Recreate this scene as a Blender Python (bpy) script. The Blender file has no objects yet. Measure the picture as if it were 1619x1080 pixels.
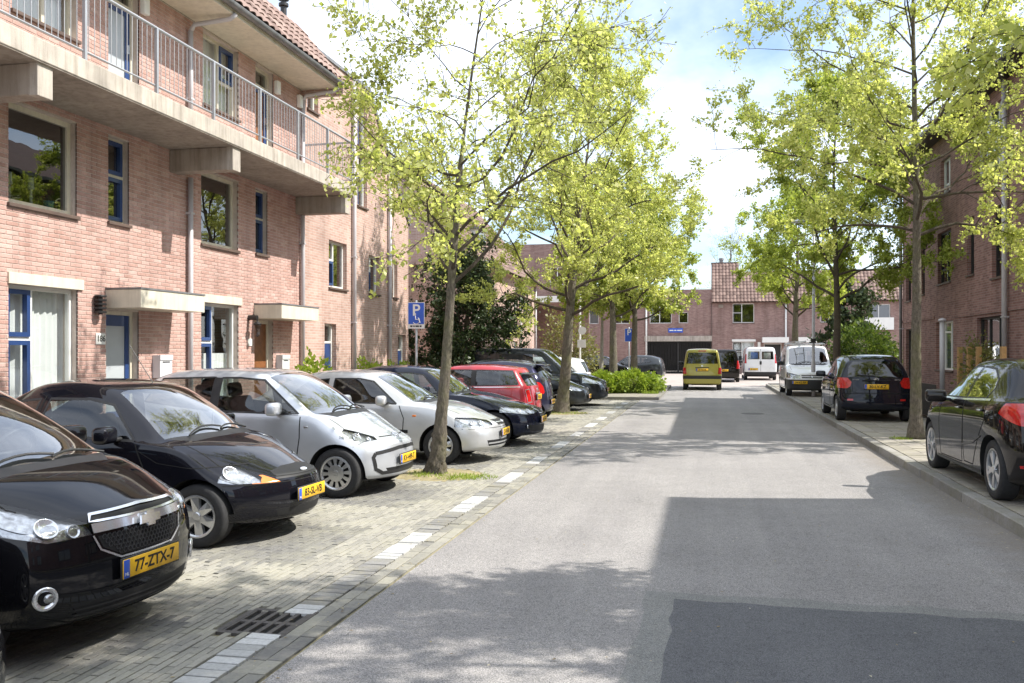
import bpy, bmesh, math, random
import numpy as np
from mathutils import Vector, Matrix
from mathutils.bvhtree import BVHTree
from mathutils.geometry import barycentric_transform

# ---------------------------------------------------------------- camera, sky, sun, exposure
S = bpy.context.scene
COL = S.collection
CAM_H = 1.73
cd = bpy.data.cameras.new('camera'); cam = bpy.data.objects.new('camera', cd); COL.objects.link(cam)
cam.location = (0, 0, CAM_H); cam.rotation_euler = (math.radians(90), 0, math.radians(12.35))
cd.sensor_width = 36; cd.lens = 1400 / 1619 * 36; cd.shift_y = 15 / 1619; cd.clip_start = .05; cd.clip_end = 3000
S.camera = cam
S.render.resolution_x, S.render.resolution_y = 1024, 683
SUN_AZ = Vector((.983, .185)); SUN_EL = math.radians(49)
W = bpy.data.worlds.new('World'); S.world = W; W.use_nodes = True
nt = W.node_tree; nt.nodes.clear()
out = nt.nodes.new('ShaderNodeOutputWorld'); bg = nt.nodes.new('ShaderNodeBackground')
sky = nt.nodes.new('ShaderNodeTexSky'); sky.sky_type = 'NISHITA'; sky.sun_disc = False
sky.sun_elevation = SUN_EL; sky.sun_rotation = math.atan2(SUN_AZ.x, SUN_AZ.y); sky.air_density = 1.0; sky.dust_density = .6; sky.ozone_density = 1.6
tc = nt.nodes.new('ShaderNodeTexCoord'); sep = nt.nodes.new('ShaderNodeSeparateXYZ')
nt.links.new(tc.outputs['Generated'], sep.inputs[0])
def wmath(op, a, b=None):
    n = nt.nodes.new('ShaderNodeMath'); n.operation = op
    for k, v in enumerate((a, b)):
        if v is None: continue
        if isinstance(v, (int, float)): n.inputs[k].default_value = v
        else: nt.links.new(v, n.inputs[k])
    return n.outputs[0]
zc = wmath('MAXIMUM', wmath('ADD', sep.outputs[2], .16), .03)
cx = wmath('DIVIDE', sep.outputs[0], zc); cy = wmath('DIVIDE', sep.outputs[1], zc)
comb = nt.nodes.new('ShaderNodeCombineXYZ'); nt.links.new(cx, comb.inputs[0]); nt.links.new(cy, comb.inputs[1]); comb.inputs[2].default_value = 5.7
noi = nt.nodes.new('ShaderNodeTexNoise'); noi.inputs['Scale'].default_value = .62; noi.inputs['Detail'].default_value = 7; noi.inputs['Roughness'].default_value = .56; noi.inputs['Distortion'].default_value = .5
nt.links.new(comb.outputs[0], noi.inputs['Vector'])
rmp = nt.nodes.new('ShaderNodeValToRGB'); rmp.color_ramp.elements[0].position = .36; rmp.color_ramp.elements[1].position = .60
nt.links.new(noi.outputs['Fac'], rmp.inputs[0])
mixc = nt.nodes.new('ShaderNodeMix'); mixc.data_type = 'RGBA'
skm = nt.nodes.new('ShaderNodeMix'); skm.data_type = 'RGBA'; skm.blend_type = 'MULTIPLY'; skm.inputs[0].default_value = 1; skm.inputs[7].default_value = (1.5, 1.5, 1.5, 1)
nt.links.new(sky.outputs[0], skm.inputs[6])
nt.links.new(rmp.outputs[0], mixc.inputs[0]); nt.links.new(skm.outputs[2], mixc.inputs[6]); mixc.inputs[7].default_value = (10.0, 10.8, 12.2, 1)
bg.inputs[1].default_value = .1
nt.links.new(mixc.outputs[2], bg.inputs[0]); nt.links.new(bg.outputs[0], out.inputs[0])
sl = bpy.data.lights.new('sun', 'SUN'); sl.energy = 5.0; sl.angle = math.radians(.53); sl.color = (1, .955, .88)
so = bpy.data.objects.new('sun', sl); COL.objects.link(so); so.location = (30, 6, 40)
sdir = Vector((SUN_AZ.x * math.cos(SUN_EL), SUN_AZ.y * math.cos(SUN_EL), math.sin(SUN_EL)))
so.rotation_euler = sdir.to_track_quat('Z', 'Y').to_euler()
S.view_settings.view_transform = 'Standard'; S.view_settings.look = 'None'; S.view_settings.exposure = .66; S.view_settings.gamma = 1
S.view_settings.use_curve_mapping = False
S.render.engine = 'CYCLES'
S.cycles.transparent_max_bounces = 12; S.cycles.max_bounces = 7

# ---------------------------------------------------------------- helpers
def props(o, label=None, cat=None, group=None, kind=None):
    if label: o['label'] = label
    if cat: o['category'] = cat
    if group: o['group'] = group
    if kind: o['kind'] = kind
    return o
def empty(name, loc, rz=0, label=None, cat=None, group=None, parent=None):
    o = bpy.data.objects.new(name, None); COL.objects.link(o); o.location = loc; o.rotation_euler = (0, 0, rz); o.empty_display_size = .2
    if parent: o.parent = parent
    return props(o, label, cat, group)
def link(name, me, parent=None, loc=(0, 0, 0), rot=(0, 0, 0), scale=None):
    o = bpy.data.objects.new(name, me); COL.objects.link(o); o.location = loc; o.rotation_euler = rot
    if scale: o.scale = scale
    if parent: o.parent = parent
    return o
class MB:
    def __init__(s): s.v = []; s.f = []; s.a = []
    def add(s, vs, fs, a=None):
        n = len(s.v); s.v += [tuple(p) for p in vs]; s.f += [tuple(i + n for i in f) for f in fs]
        if a is not None: s.a += [a] * len(fs)
    def box(s, x0, x1, y0, y1, z0, z1, a=None):
        x0, x1 = min(x0, x1), max(x0, x1); y0, y1 = min(y0, y1), max(y0, y1); z0, z1 = min(z0, z1), max(z0, z1)
        s.add([(x0, y0, z0), (x1, y0, z0), (x1, y1, z0), (x0, y1, z0), (x0, y0, z1), (x1, y0, z1), (x1, y1, z1), (x0, y1, z1)],
              [(0, 3, 2, 1), (4, 5, 6, 7), (0, 1, 5, 4), (1, 2, 6, 5), (2, 3, 7, 6), (3, 0, 4, 7)], a)
        return s
    def prism(s, poly, axis, lo, hi):
        # poly: 2D points in the other two axes (in x,y,z order), extruded along axis
        n = len(poly)
        def P(p, t):
            return (t, p[0], p[1]) if axis == 0 else (p[0], t, p[1]) if axis == 1 else (p[0], p[1], t)
        vs = [P(p, lo) for p in poly] + [P(p, hi) for p in poly]
        fs = [tuple(range(n)), tuple(range(2 * n - 1, n - 1, -1))] + [(i, i + n, (i + 1) % n + n, (i + 1) % n) for i in range(n)]
        s.add(vs, fs); s.fix = True; return s
    def tube(s, pts, rad, seg=8, cap=True):
        pts = [Vector(p) for p in pts]; n = len(pts)
        if isinstance(rad, (int, float)): rad = [rad] * n
        vs = []; up = None
        for i in range(n):
            t = (pts[min(i + 1, n - 1)] - pts[max(i - 1, 0)]).normalized()
            if up is None:
                up = Vector((0, 0, 1)) if abs(t.z) < .9 else Vector((1, 0, 0))
            a = t.cross(up)
            if a.length < 1e-4: a = t.cross(Vector((.3, 1, .2)))
            a.normalize(); b = a.cross(t).normalized(); up = b
            for k in range(seg):
                q = 2 * math.pi * k / seg
                vs.append(pts[i] + (a * math.cos(q) + b * math.sin(q)) * rad[i])
        fs = [(i * seg + k, i * seg + (k + 1) % seg, (i + 1) * seg + (k + 1) % seg, (i + 1) * seg + k) for i in range(n - 1) for k in range(seg)]
        if cap: fs += [tuple(range(seg - 1, -1, -1)), tuple((n - 1) * seg + k for k in range(seg))]
        s.add(vs, fs); return s
    def lathe(s, prof, seg=24, axis='z', org=(0, 0, 0)):
        # prof (r, h) along axis
        n = len(prof); vs = []
        for r, h in prof:
            for k in range(seg):
                q = 2 * math.pi * k / seg; c, d = r * math.cos(q), r * math.sin(q)
                vs.append((org[0] + c, org[1] + d, org[2] + h) if axis == 'z' else (org[0] + c, org[1] + h, org[2] + d) if axis == 'y' else (org[0] + h, org[1] + c, org[2] + d))
        fs = [(i * seg + k, i * seg + (k + 1) % seg, (i + 1) * seg + (k + 1) % seg, (i + 1) * seg + k) for i in range(n - 1) for k in range(seg)]
        s.add(vs, fs); s.fix = True; return s
    def mesh(s, name, m, off=None, smooth=False):
        me = bpy.data.meshes.new(name)
        v = s.v if off is None else [(p[0] - off[0], p[1] - off[1], p[2] - off[2]) for p in s.v]
        me.from_pydata(v, [], s.f)
        if getattr(s, 'fix', False):
            bm = bmesh.new(); bm.from_mesh(me); bmesh.ops.recalc_face_normals(bm, faces=bm.faces); bm.to_mesh(me); bm.free()
        if s.a and len(s.a) == len(s.f):
            at = me.attributes.new('rnd', 'FLOAT', 'FACE'); at.data.foreach_set('value', s.a)
        if m: me.materials.append(m)
        if smooth: me.polygons.foreach_set('use_smooth', [True] * len(me.polygons))
        me.update(); return me
    def build(s, name, m, parent=None, smooth=False, world=True):
        off = None
        if parent is not None and world:
            off = Vector((0, 0, 0)); p = parent
            while p: off += p.location; p = p.parent
        return link(name, s.mesh(name, m, off, smooth), parent)
def ibox(name, m, parent, b, bevel=0):
    o = MB().box(*b).build(name, m, parent)
    if bevel:
        bm = bmesh.new(); bm.from_mesh(o.data); bmesh.ops.bevel(bm, geom=bm.edges[:], offset=bevel, segments=2, profile=.5, affect='EDGES'); bm.to_mesh(o.data); bm.free()
    return o
# ---------------------------------------------------------------- materials
MATS = {}
def newmat(name):
    m = bpy.data.materials.new(name); m.use_nodes = True; n = m.node_tree; return m, n, n.nodes['Principled BSDF'], n.nodes['Material Output']
def node(n, t, **kw):
    x = n.nodes.new('ShaderNode' + t)
    for k, v in kw.items():
        if k.startswith('i_'):
            x.inputs[k[2:].replace('_', ' ')].default_value = v
        else: setattr(x, k, v)
    return x
def ramp(n, fac, stops):
    r = n.nodes.new('ShaderNodeValToRGB'); e = r.color_ramp.elements
    while len(e) < len(stops): e.new(.5)
    for q, (p, c) in zip(e, stops): q.position = p; q.color = (*c, 1) if len(c) == 3 else c
    n.links.new(fac, r.inputs[0]); return r.outputs[0]
def mixrgb(n, f, a, b, mode='MIX'):
    x = n.nodes.new('ShaderNodeMix'); x.data_type = 'RGBA'; x.blend_type = mode
    for i, v in ((0, f), (6, a), (7, b)):
        if hasattr(v, 'links'): n.links.new(v, x.inputs[i])
        elif i == 0: x.inputs[0].default_value = v
        else: x.inputs[i].default_value = (*v, 1) if len(v) == 3 else v
    return x.outputs[2]
def bump(n, b, h, strength, dist=.01):
    k = n.nodes.new('ShaderNodeBump'); k.inputs['Strength'].default_value = strength; k.inputs['Distance'].default_value = dist
    n.links.new(h, k.inputs['Height']); n.links.new(k.outputs[0], b.inputs['Normal']); return k
def pm(name, col, rough=.6, metal=0, var=.12, scale=3, bmp=0, bscale=80, coat=0, dirt=0, spec=.5, streak=0):
    if name in MATS: return MATS[name]
    m, n, b, o = newmat(name)
    t = node(n, 'TexCoord'); nz = node(n, 'TexNoise', i_Scale=scale, i_Detail=6, i_Roughness=.6); n.links.new(t.outputs['Object'], nz.inputs['Vector'])
    c0 = tuple(max(0, c * (1 - var)) for c in col); c1 = tuple(min(1, c * (1 + var)) for c in col)
    cc = ramp(n, nz.outputs['Fac'], [(.3, c0), (.7, c1)])
    if dirt:
        nz2 = node(n, 'TexNoise', i_Scale=scale * .37, i_Detail=8, i_Roughness=.7); n.links.new(t.outputs['Object'], nz2.inputs['Vector'])
        df = ramp(n, nz2.outputs['Fac'], [(.45, (0, 0, 0)), (.75, (dirt,) * 3)])
        cc = mixrgb(n, df, cc, tuple(c * .35 + .03 for c in col))
    if streak:
        ge = node(n, 'NewGeometry'); mp = node(n, 'Mapping'); mp.inputs['Scale'].default_value = (4, 4, .35); n.links.new(ge.outputs['Position'], mp.inputs['Vector']); sn = node(n, 'TexNoise', i_Scale=2.2, i_Detail=8, i_Roughness=.68); n.links.new(mp.outputs[0], sn.inputs['Vector']); cc = mixrgb(n, streak, cc, ramp(n, sn.outputs['Fac'], [(.33, (.55, .53, .50)), (.55, (1.0,) * 3), (.75, (1.1,) * 3)]), 'MULTIPLY')
    n.links.new(cc, b.inputs['Base Color'])
    b.inputs['Roughness'].default_value = rough; b.inputs['Metallic'].default_value = metal; b.inputs['Coat Weight'].default_value = coat; b.inputs['Coat Roughness'].default_value = .03
    b.inputs['Specular IOR Level'].default_value = spec
    if bmp:
        nb = node(n, 'TexNoise', i_Scale=bscale, i_Detail=4); n.links.new(t.outputs['Object'], nb.inputs['Vector']); bump(n, b, nb.outputs['Fac'], bmp)
    MATS[name] = m; return m
def glassmat(name, tint=(.5, .55, .55), ior=1.5, rough=.0, refl=1.0, refl_tint=(1, 1, 1), wav=0):
    if name in MATS: return MATS[name]
    m, n, b, o = newmat(name); n.nodes.remove(b)
    tr = node(n, 'BsdfTransparent'); tr.inputs[0].default_value = (*tint, 1)
    gl = node(n, 'BsdfGlossy'); gl.inputs['Roughness'].default_value = rough; gl.inputs[0].default_value = (*refl_tint, 1)
    fr = node(n, 'Fresnel'); fr.inputs[0].default_value = ior
    # the same reflection from either side of the sheet
    ge = node(n, 'NewGeometry'); mx = node(n, 'MixShader')
    mu = node(n, 'Math', operation='MULTIPLY_ADD'); mu.inputs[1].default_value = refl; mu.inputs[2].default_value = .02
    bf = node(n, 'Math', operation='SUBTRACT'); bf.inputs[0].default_value = 1; n.links.new(ge.outputs['Backfacing'], bf.inputs[1])
    m2 = node(n, 'Math', operation='MULTIPLY', use_clamp=True); n.links.new(fr.outputs[0], mu.inputs[0]); n.links.new(mu.outputs[0], m2.inputs[0]); n.links.new(bf.outputs[0], m2.inputs[1])
    if wav:
        t = node(n, 'TexCoord'); nz = node(n, 'TexNoise', i_Scale=1.3, i_Detail=2); n.links.new(t.outputs['Object'], nz.inputs['Vector'])
        k = node(n, 'Bump'); k.inputs['Strength'].default_value = wav; k.inputs['Distance'].default_value = .05; n.links.new(nz.outputs['Fac'], k.inputs['Height']); n.links.new(k.outputs[0], gl.inputs['Normal'])
    n.links.new(m2.outputs[0], mx.inputs[0]); n.links.new(tr.outputs[0], mx.inputs[1]); n.links.new(gl.outputs[0], mx.inputs[2]); n.links.new(mx.outputs[0], o.inputs[0])
    MATS[name] = m; return m
def textmesh(txt, size, m, name='lettering', thick=.0015, bold=0):
    c = bpy.data.curves.new('txt', 'FONT'); c.body = txt; c.size = size; c.align_x = 'CENTER'; c.align_y = 'CENTER'; c.extrude = thick; c.resolution_u = 3; c.offset = bold
    o = bpy.data.objects.new('txt', c); COL.objects.link(o)
    dg = bpy.context.evaluated_depsgraph_get(); me = bpy.data.meshes.new_from_object(o.evaluated_get(dg)); bpy.data.objects.remove(o); bpy.data.curves.remove(c)
    me.name = name; me.materials.clear(); me.materials.append(m); return me
M_RUB = pm('tyre rubber', (.022, .022, .023), .85, var=.3, scale=20)
M_RIM = pm('alloy silver', (.55, .56, .57), .32, .85, var=.08)
M_BLK = pm('black trim plastic', (.018, .018, .019), .5, var=.2, scale=15)
M_SEAM = pm('panel gap shadow black', (.006, .006, .006), .9)
M_CHR = pm('chrome', (.82, .83, .85), .16, .75, var=.03)
M_INT = pm('dark seat fabric', (.035, .035, .038), .9, var=.25, scale=30)
M_GRILLE = pm('black grille mesh', (.008, .008, .009), .6)
M_REFL = pm('lamp reflector', (.50, .51, .52), .22, .85, var=.45, scale=16, bmp=.5, bscale=30)
M_LENS = glassmat('clear lamp lens', (.93, .94, .95), 1.45, 0, .9)
M_AMBER = pm('amber indicator lens', (.75, .2, .02), .15, coat=1)
M_RED = pm('red lamp lens', (.5, .012, .012), .12, coat=1, var=.3, scale=25)
M_CGLASS = glassmat('car window glass', (.55, .59, .58), 1.55, 0, 1.5)
M_WSCREEN = glassmat('windscreen glass', (.62, .66, .66), 1.9, 0, 2.0)
M_CGLASSD = glassmat('privacy glass', (.10, .11, .115), 1.52, 0, 1.35)
M_YEL = pm('yellow number plate', (.80, .46, .02), .45, var=.03)
M_PBLU = pm('plate blue', (.03, .10, .5), .45)
M_PTXT = pm('plate lettering black', (.01, .01, .01), .5)
M_WHT = pm('white lettering', (.8, .8, .8), .5)
# ---------------------------------------------------------------- ground, road, paving
rng = random.Random(7)
def asphalt(name, c0, c1, stone, bscale=190, edge=False):
    m, n, b, o = newmat(name); t = node(n, 'TexCoord')
    big = node(n, 'TexNoise', i_Scale=.55, i_Detail=8, i_Roughness=.62); n.links.new(t.outputs['Object'], big.inputs['Vector'])
    base = ramp(n, big.outputs['Fac'], [(.3, c0), (.7, c1)])
    bl = node(n, 'TexNoise', i_Scale=2.3, i_Detail=9, i_Roughness=.75); n.links.new(t.outputs['Object'], bl.inputs['Vector']); base = mixrgb(n, .6, base, ramp(n, bl.outputs['Fac'], [(.32, (.80,) * 3), (.5, (1.0,) * 3), (.72, (1.13,) * 3)]), 'MULTIPLY')
    vo = node(n, 'TexVoronoi', i_Scale=bscale); n.links.new(t.outputs['Object'], vo.inputs['Vector'])
    sp = ramp(n, vo.outputs['Color'], [(.25, (.45,) * 3), (.5, (.95,) * 3), (.9, (1.75, 1.7, 1.66))])
    cc = mixrgb(n, .85, base, sp, 'MULTIPLY')
    mp = node(n, 'Mapping'); mp.inputs['Scale'].default_value = (1.5, .05, 1); n.links.new(t.outputs['Object'], mp.inputs['Vector']); wr = node(n, 'TexNoise', i_Scale=1.6, i_Detail=5, i_Roughness=.6); n.links.new(mp.outputs[0], wr.inputs['Vector']); cc = mixrgb(n, .7, cc, ramp(n, wr.outputs['Fac'], [(.35, (.84, .84, .86)), (.65, (1.10,) * 3)]), 'MULTIPLY')
    oil = node(n, 'TexNoise', i_Scale=1.1, i_Detail=10, i_Roughness=.8); n.links.new(t.outputs['Object'], oil.inputs['Vector']); cc = mixrgb(n, ramp(n, oil.outputs['Fac'], [(.60, (0, 0, 0)), (.78, (.45,) * 3)]), cc, (.09, .09, .092))
    fine = node(n, 'TexNoise', i_Scale=22, i_Detail=5, i_Roughness=.7); n.links.new(t.outputs['Object'], fine.inputs['Vector'])
    st = ramp(n, fine.outputs['Fac'], [(.42, (0, 0, 0)), (.72, (.5,) * 3)]); cc = mixrgb(n, st, cc, stone)
    if edge:    # grit and sand gathered along the kerb
        sx = node(n, 'SeparateXYZ'); n.links.new(t.outputs['Object'], sx.inputs[0]); mr = node(n, 'MapRange'); mr.inputs[1].default_value = 2.0; mr.inputs[2].default_value = 2.9; n.links.new(sx.outputs[0], mr.inputs[0])
        en = node(n, 'TexNoise', i_Scale=2.5, i_Detail=9, i_Roughness=.75); n.links.new(t.outputs['Object'], en.inputs['Vector']); ea = node(n, 'Math', operation='MULTIPLY_ADD'); ea.inputs[1].default_value = 1.3; ea.inputs[2].default_value = -.45; n.links.new(en.outputs['Fac'], ea.inputs[0])
        es = node(n, 'Math', operation='ADD'); n.links.new(ea.outputs[0], es.inputs[0]); n.links.new(mr.outputs[0], es.inputs[1]); cc = mixrgb(n, ramp(n, es.outputs[0], [(.55, (0, 0, 0)), (1.0, (.7,) * 3)]), cc, (.20, .175, .15))
    n.links.new(cc, b.inputs['Base Color']); b.inputs['Roughness'].default_value = .86; b.inputs['Specular IOR Level'].default_value = .35
    bump(n, b, vo.outputs['Distance'], .55, .006); return m
M_ROAD = asphalt('worn pale asphalt', (.215, .208, .203), (.285, .274, .265), (.33, .31, .295), edge=True)
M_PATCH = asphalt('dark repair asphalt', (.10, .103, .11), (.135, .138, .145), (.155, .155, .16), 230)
M_BAND = asphalt('sanded tar band', (.19, .195, .19), (.235, .235, .225), (.25, .24, .22), 260)
M_FAR = pm('pale brick paving', (.36, .31, .28), .9, var=.18, scale=1.2, bmp=.2, bscale=30, dirt=.3)
M_SAND = pm('joint sand and moss', (.24, .21, .12), .95, var=.5, scale=1.7, bmp=.5, bscale=120)
def brickmat(name, ramp_stops, moss=.0, mosscol=(.30, .26, .10), rough=.9, bscale=140, streak=0):
    m, n, b, o = newmat(name); at = node(n, 'Attribute', attribute_name='rnd'); t = node(n, 'TexCoord')
    ge = node(n, 'NewGeometry')
    cc = ramp(n, at.outputs['Fac'], ramp_stops)
    nz = node(n, 'TexNoise', i_Scale=38, i_Detail=5, i_Roughness=.7); n.links.new(ge.outputs['Position'], nz.inputs['Vector'])
    cc = mixrgb(n, .8, cc, ramp(n, nz.outputs['Fac'], [(.25, (.72,) * 3), (.75, (1.25,) * 3)]), 'MULTIPLY')
    bg_ = node(n, 'TexNoise', i_Scale=.8, i_Detail=7, i_Roughness=.65); n.links.new(ge.outputs['Position'], bg_.inputs['Vector'])
    cc = mixrgb(n, .7, cc, ramp(n, bg_.outputs['Fac'], [(.3, (.78,) * 3), (.7, (1.18,) * 3)]), 'MULTIPLY')
    if moss:
        ms = node(n, 'TexNoise', i_Scale=1.6, i_Detail=14, i_Roughness=.84); n.links.new(ge.outputs['Position'], ms.inputs['Vector'])
        cc = mixrgb(n, ramp(n, ms.outputs['Fac'], [(.44, (0, 0, 0)), (.66, (moss,) * 3)]), cc, mosscol)
    if streak:
        mp = node(n, 'Mapping'); mp.inputs['Scale'].default_value = (2.6, 2.6, .16); n.links.new(ge.outputs['Position'], mp.inputs['Vector']); sn = node(n, 'TexNoise', i_Scale=1.5, i_Detail=7, i_Roughness=.65); n.links.new(mp.outputs[0], sn.inputs['Vector']); cc = mixrgb(n, streak, cc, ramp(n, sn.outputs['Fac'], [(.32, (.70, .68, .67)), (.55, (1.0,) * 3), (.75, (1.08,) * 3)]), 'MULTIPLY')
    n.links.new(cc, b.inputs['Base Color']); b.inputs['Roughness'].default_value = rough; b.inputs['Specular IOR Level'].default_value = .3
    nb = node(n, 'TexNoise', i_Scale=bscale, i_Detail=4, i_Roughness=.7); n.links.new(ge.outputs['Position'], nb.inputs['Vector']); bump(n, b, nb.outputs['Fac'], .45, .006)
    return m
M_PAVE = brickmat('worn paving brick', [(0, (.15, .146, .14)), (.40, (.20, .194, .182)), (.5, (.255, .244, .215)), (1, (.325, .31, .27))], moss=.6, mosscol=(.325, .308, .225))
M_LINE = brickmat('dark line brick', [(0, (.195, .19, .185)), (1, (.26, .255, .245))], moss=.4)
M_MARK = brickmat('white marking brick', [(0, (.36, .36, .35)), (.5, (.48, .48, .47)), (1, (.60, .60, .585))], moss=.3, mosscol=(.27, .26, .2))
M_SLAB = brickmat('concrete paving slab', [(0, (.24, .22, .19)), (1, (.34, .31, .27))], moss=.4, mosscol=(.30, .28, .15))
M_KERB = brickmat('concrete kerb stone', [(0, (.23, .22, .205)), (1, (.33, .315, .295))], moss=.75, mosscol=(.15, .14, .085))
def sheet(name, x0, x1, y0, y1, z, m, kind='structure', jag=0, step=.35):
    pts = []
    def edge(a, b):
        n = max(1, int(math.dist(a, b) / step)) if jag else 1
        for i in range(n): pts.append((a[0] + (b[0] - a[0]) * i / n + rng.uniform(-jag, jag), a[1] + (b[1] - a[1]) * i / n + rng.uniform(-jag, jag), z))
    for a, b in (((x0, y0), (x1, y0)), ((x1, y0), (x1, y1)), ((x1, y1), (x0, y1)), ((x0, y1), (x0, y0))): edge(a, b)
    mb = MB(); mb.add(pts, [tuple(range(len(pts)))]); o = mb.build(name, m); o['kind'] = kind; return o
sheet('ground', -260, 260, -160, 420, -.05, M_FAR)
sheet('road', -2.27, 2.86, -30, 44.5, 0, M_ROAD)
sheet('junction_paving', -30, 60, 43.2, 69, -.004, M_FAR)
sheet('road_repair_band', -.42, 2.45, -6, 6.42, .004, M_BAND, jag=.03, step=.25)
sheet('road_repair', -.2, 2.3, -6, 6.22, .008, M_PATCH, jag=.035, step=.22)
# --- parking bays laid in brick
park = sheet('parking_bays', -7.62, -2.27, -6, 31.5, -.02, M_SAND)
def frustum(mb, x0, x1, y0, y1, z0, z1, a, ins=.004, tilt=(0, 0)):
    cx, cy = (x0 + x1) / 2, (y0 + y1) / 2
    tz = lambda x, y: z1 + (x - cx) * tilt[0] + (y - cy) * tilt[1]
    q = [(x0, y0), (x1, y0), (x1, y1), (x0, y1)]; t = [(x0 + ins, y0 + ins), (x1 - ins, y0 + ins), (x1 - ins, y1 - ins), (x0 + ins, y1 - ins)]
    mb.add([(x, y, z0) for x, y in q] + [(x, y, z1 - ins * .55) for x, y in q] + [(x, y, tz(x, y)) for x, y in t],
           [(0, 1, 5, 4), (1, 2, 6, 5), (2, 3, 7, 6), (3, 0, 4, 7), (4, 5, 9, 8), (5, 6, 10, 9), (6, 7, 11, 10), (7, 4, 8, 11), (8, 9, 10, 11)], a)
CT, CS = math.cos(math.radians(12.35)), math.sin(math.radians(12.35))
def project(x, y, z):
    dx, dy = x, y; zz = -CS * dx + CT * dy; xx = CT * dx + CS * dy
    if zz < .2: return None
    return (809.5 + 1400 * xx / zz, 555 - 1400 * (z - CAM_H) / zz, zz)
def inframe(x, y, z):
    p = project(x, y, z); return p is not None and -10 < p[0] < 1629 and -10 < p[1] < 1090
def pieces(parent, name, rest, items, m, nmax=300, dims=None, score=None):
    """items: (x0,x1,y0,y1,z0,z1,a). The nmax that show largest become parts sharing a few meshes, the others one part."""
    sc = sorted(range(len(items)), key=score or (lambda i: (0 if inframe((items[i][0] + items[i][1]) / 2, (items[i][2] + items[i][3]) / 2, items[i][5]) else 1, (items[i][0] + items[i][1]) ** 2 / 4 + (items[i][2] + items[i][3]) ** 2 / 4)))
    big = set(sc[:nmax]); mb = MB(); cache = {}
    off = Vector((0, 0, 0))
    for i, (x0, x1, y0, y1, z0, z1, a) in enumerate(items):
        tl = (rng.uniform(-.02, .02), rng.uniform(-.02, .02))
        if i in big:
            k = (round(x1 - x0, 3), round(y1 - y0, 3), round(z1 - z0, 2), round(a * 14))
            if k not in cache:
                q = MB(); frustum(q, -(x1 - x0) / 2, (x1 - x0) / 2, -(y1 - y0) / 2, (y1 - y0) / 2, z0 - z1, 0, a); cache[k] = q.mesh(name, m)
            link(name, cache[k], parent, ((x0 + x1) / 2, (y0 + y1) / 2, z1), (tl[1] * .7, -tl[0] * .7, 0))
        else: frustum(mb, x0, x1, y0, y1, z0, z1, a, tilt=tl)
    if mb.v: o = mb.build(rest, m, parent); o['kind'] = 'stuff'
BAYS = [2.2, 4.75, 7.7, 10.5, 13.65, 16.3, 18.95, 21.5, 25.6, 28.2, 30.8]
PITS = [(-3.7, 11.9, .62), (-3.93, 24.44, .7)]
it = []; j = .003
for c in range(int((7.6 - 2.73) / .0535)):
    x1 = -2.735 - c * .0535; x0 = x1 - .0535; y = -3 + (c % 2) * .105
    while y < 31.3:
        ym, xm = y + .105, (x0 + x1) / 2
        if not any((xm - px) ** 2 + (ym - py) ** 2 < pr ** 2 for px, py, pr in PITS) and not (-2.99 < xm < -2.5 and 4.93 < ym < 5.47):
            dark = any(abs(ym - b + .35) < .78 for b in BAYS) and xm < -3.2
            a = rng.uniform(0, .42) if dark else rng.uniform(.42, 1)
            it.append((x0 + j, x1 - j, y + j, y + .21 - j, -.06, rng.gauss(0, .0018), a))
        y += .21
pieces(park, 'paving_brick', 'paving_brickwork', it, M_PAVE)
# line of dark and white bricks between bays and road, and the gutter course
dash = [(4.0, 4.96), (5.44, 5.66), (6.98, 8.0), (9.15, 10.25), (11.35, 12.35), (13.35, 14.3), (15.7, 16.7), (17.85, 18.85), (20.1, 21.1), (22.3, 23.3), (24.5, 25.5), (26.7, 27.7), (28.9, 29.9)]
w, l, g = [], [], []
y = -3
while y < 31.4:
    ym = y + .0525
    if not (4.95 < ym < 5.45):
        (w if any(a <= ym <= b for a, b in dash) else l).append((-2.73 + j + rng.uniform(0, .006), -2.52 - j - rng.uniform(0, .006), y + .007, y + .105 - .006, -.06, .001 + rng.gauss(0, .0016), rng.random()))
    y += .105
y = -3
while y < 31.4:
    for x0 in (-2.515, -2.41):
        g.append((x0 + j, x0 + .105 - j, y + j, y + .21 - j, -.06, rng.gauss(-.004, .002), rng.uniform(.1, .8)))
    y += .21
pieces(park, 'marking_brick', 'marking_brickwork', w, M_MARK); pieces(park, 'line_brick', 'line_brickwork', l, M_LINE, 120); pieces(park, 'gutter_brick', 'gutter_brickwork', g, M_PAVE, 150)
# soil in the tree pits
M_SOIL = pm('dry mossy soil', (.26, .22, .12), .97, var=.45, scale=5, bmp=.9, bscale=40)
for px, py, pr in PITS:
    mb = MB(); N = 26; R = 6; vs = [(px, py, .03)]
    for r_ in range(1, R + 1):
        for k in range(N):
            q = 2 * math.pi * k / N; rr = pr * 1.08 * r_ / R; vs.append((px + rr * math.cos(q), py + rr * math.sin(q), .03 * (1 - (r_ / R) ** 2) - .006 + rng.uniform(-.008, .008)))
    fs = [(0, 1 + k, 1 + (k + 1) % N) for k in range(N)] + [(1 + (r_ - 1) * N + k, 1 + r_ * N + k, 1 + r_ * N + (k + 1) % N, 1 + (r_ - 1) * N + (k + 1) % N) for r_ in range(1, R) for k in range(N)]
    mb.add(vs, fs); o = mb.build('tree_pit_soil', M_SOIL, smooth=True); o['kind'] = 'structure'
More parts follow.
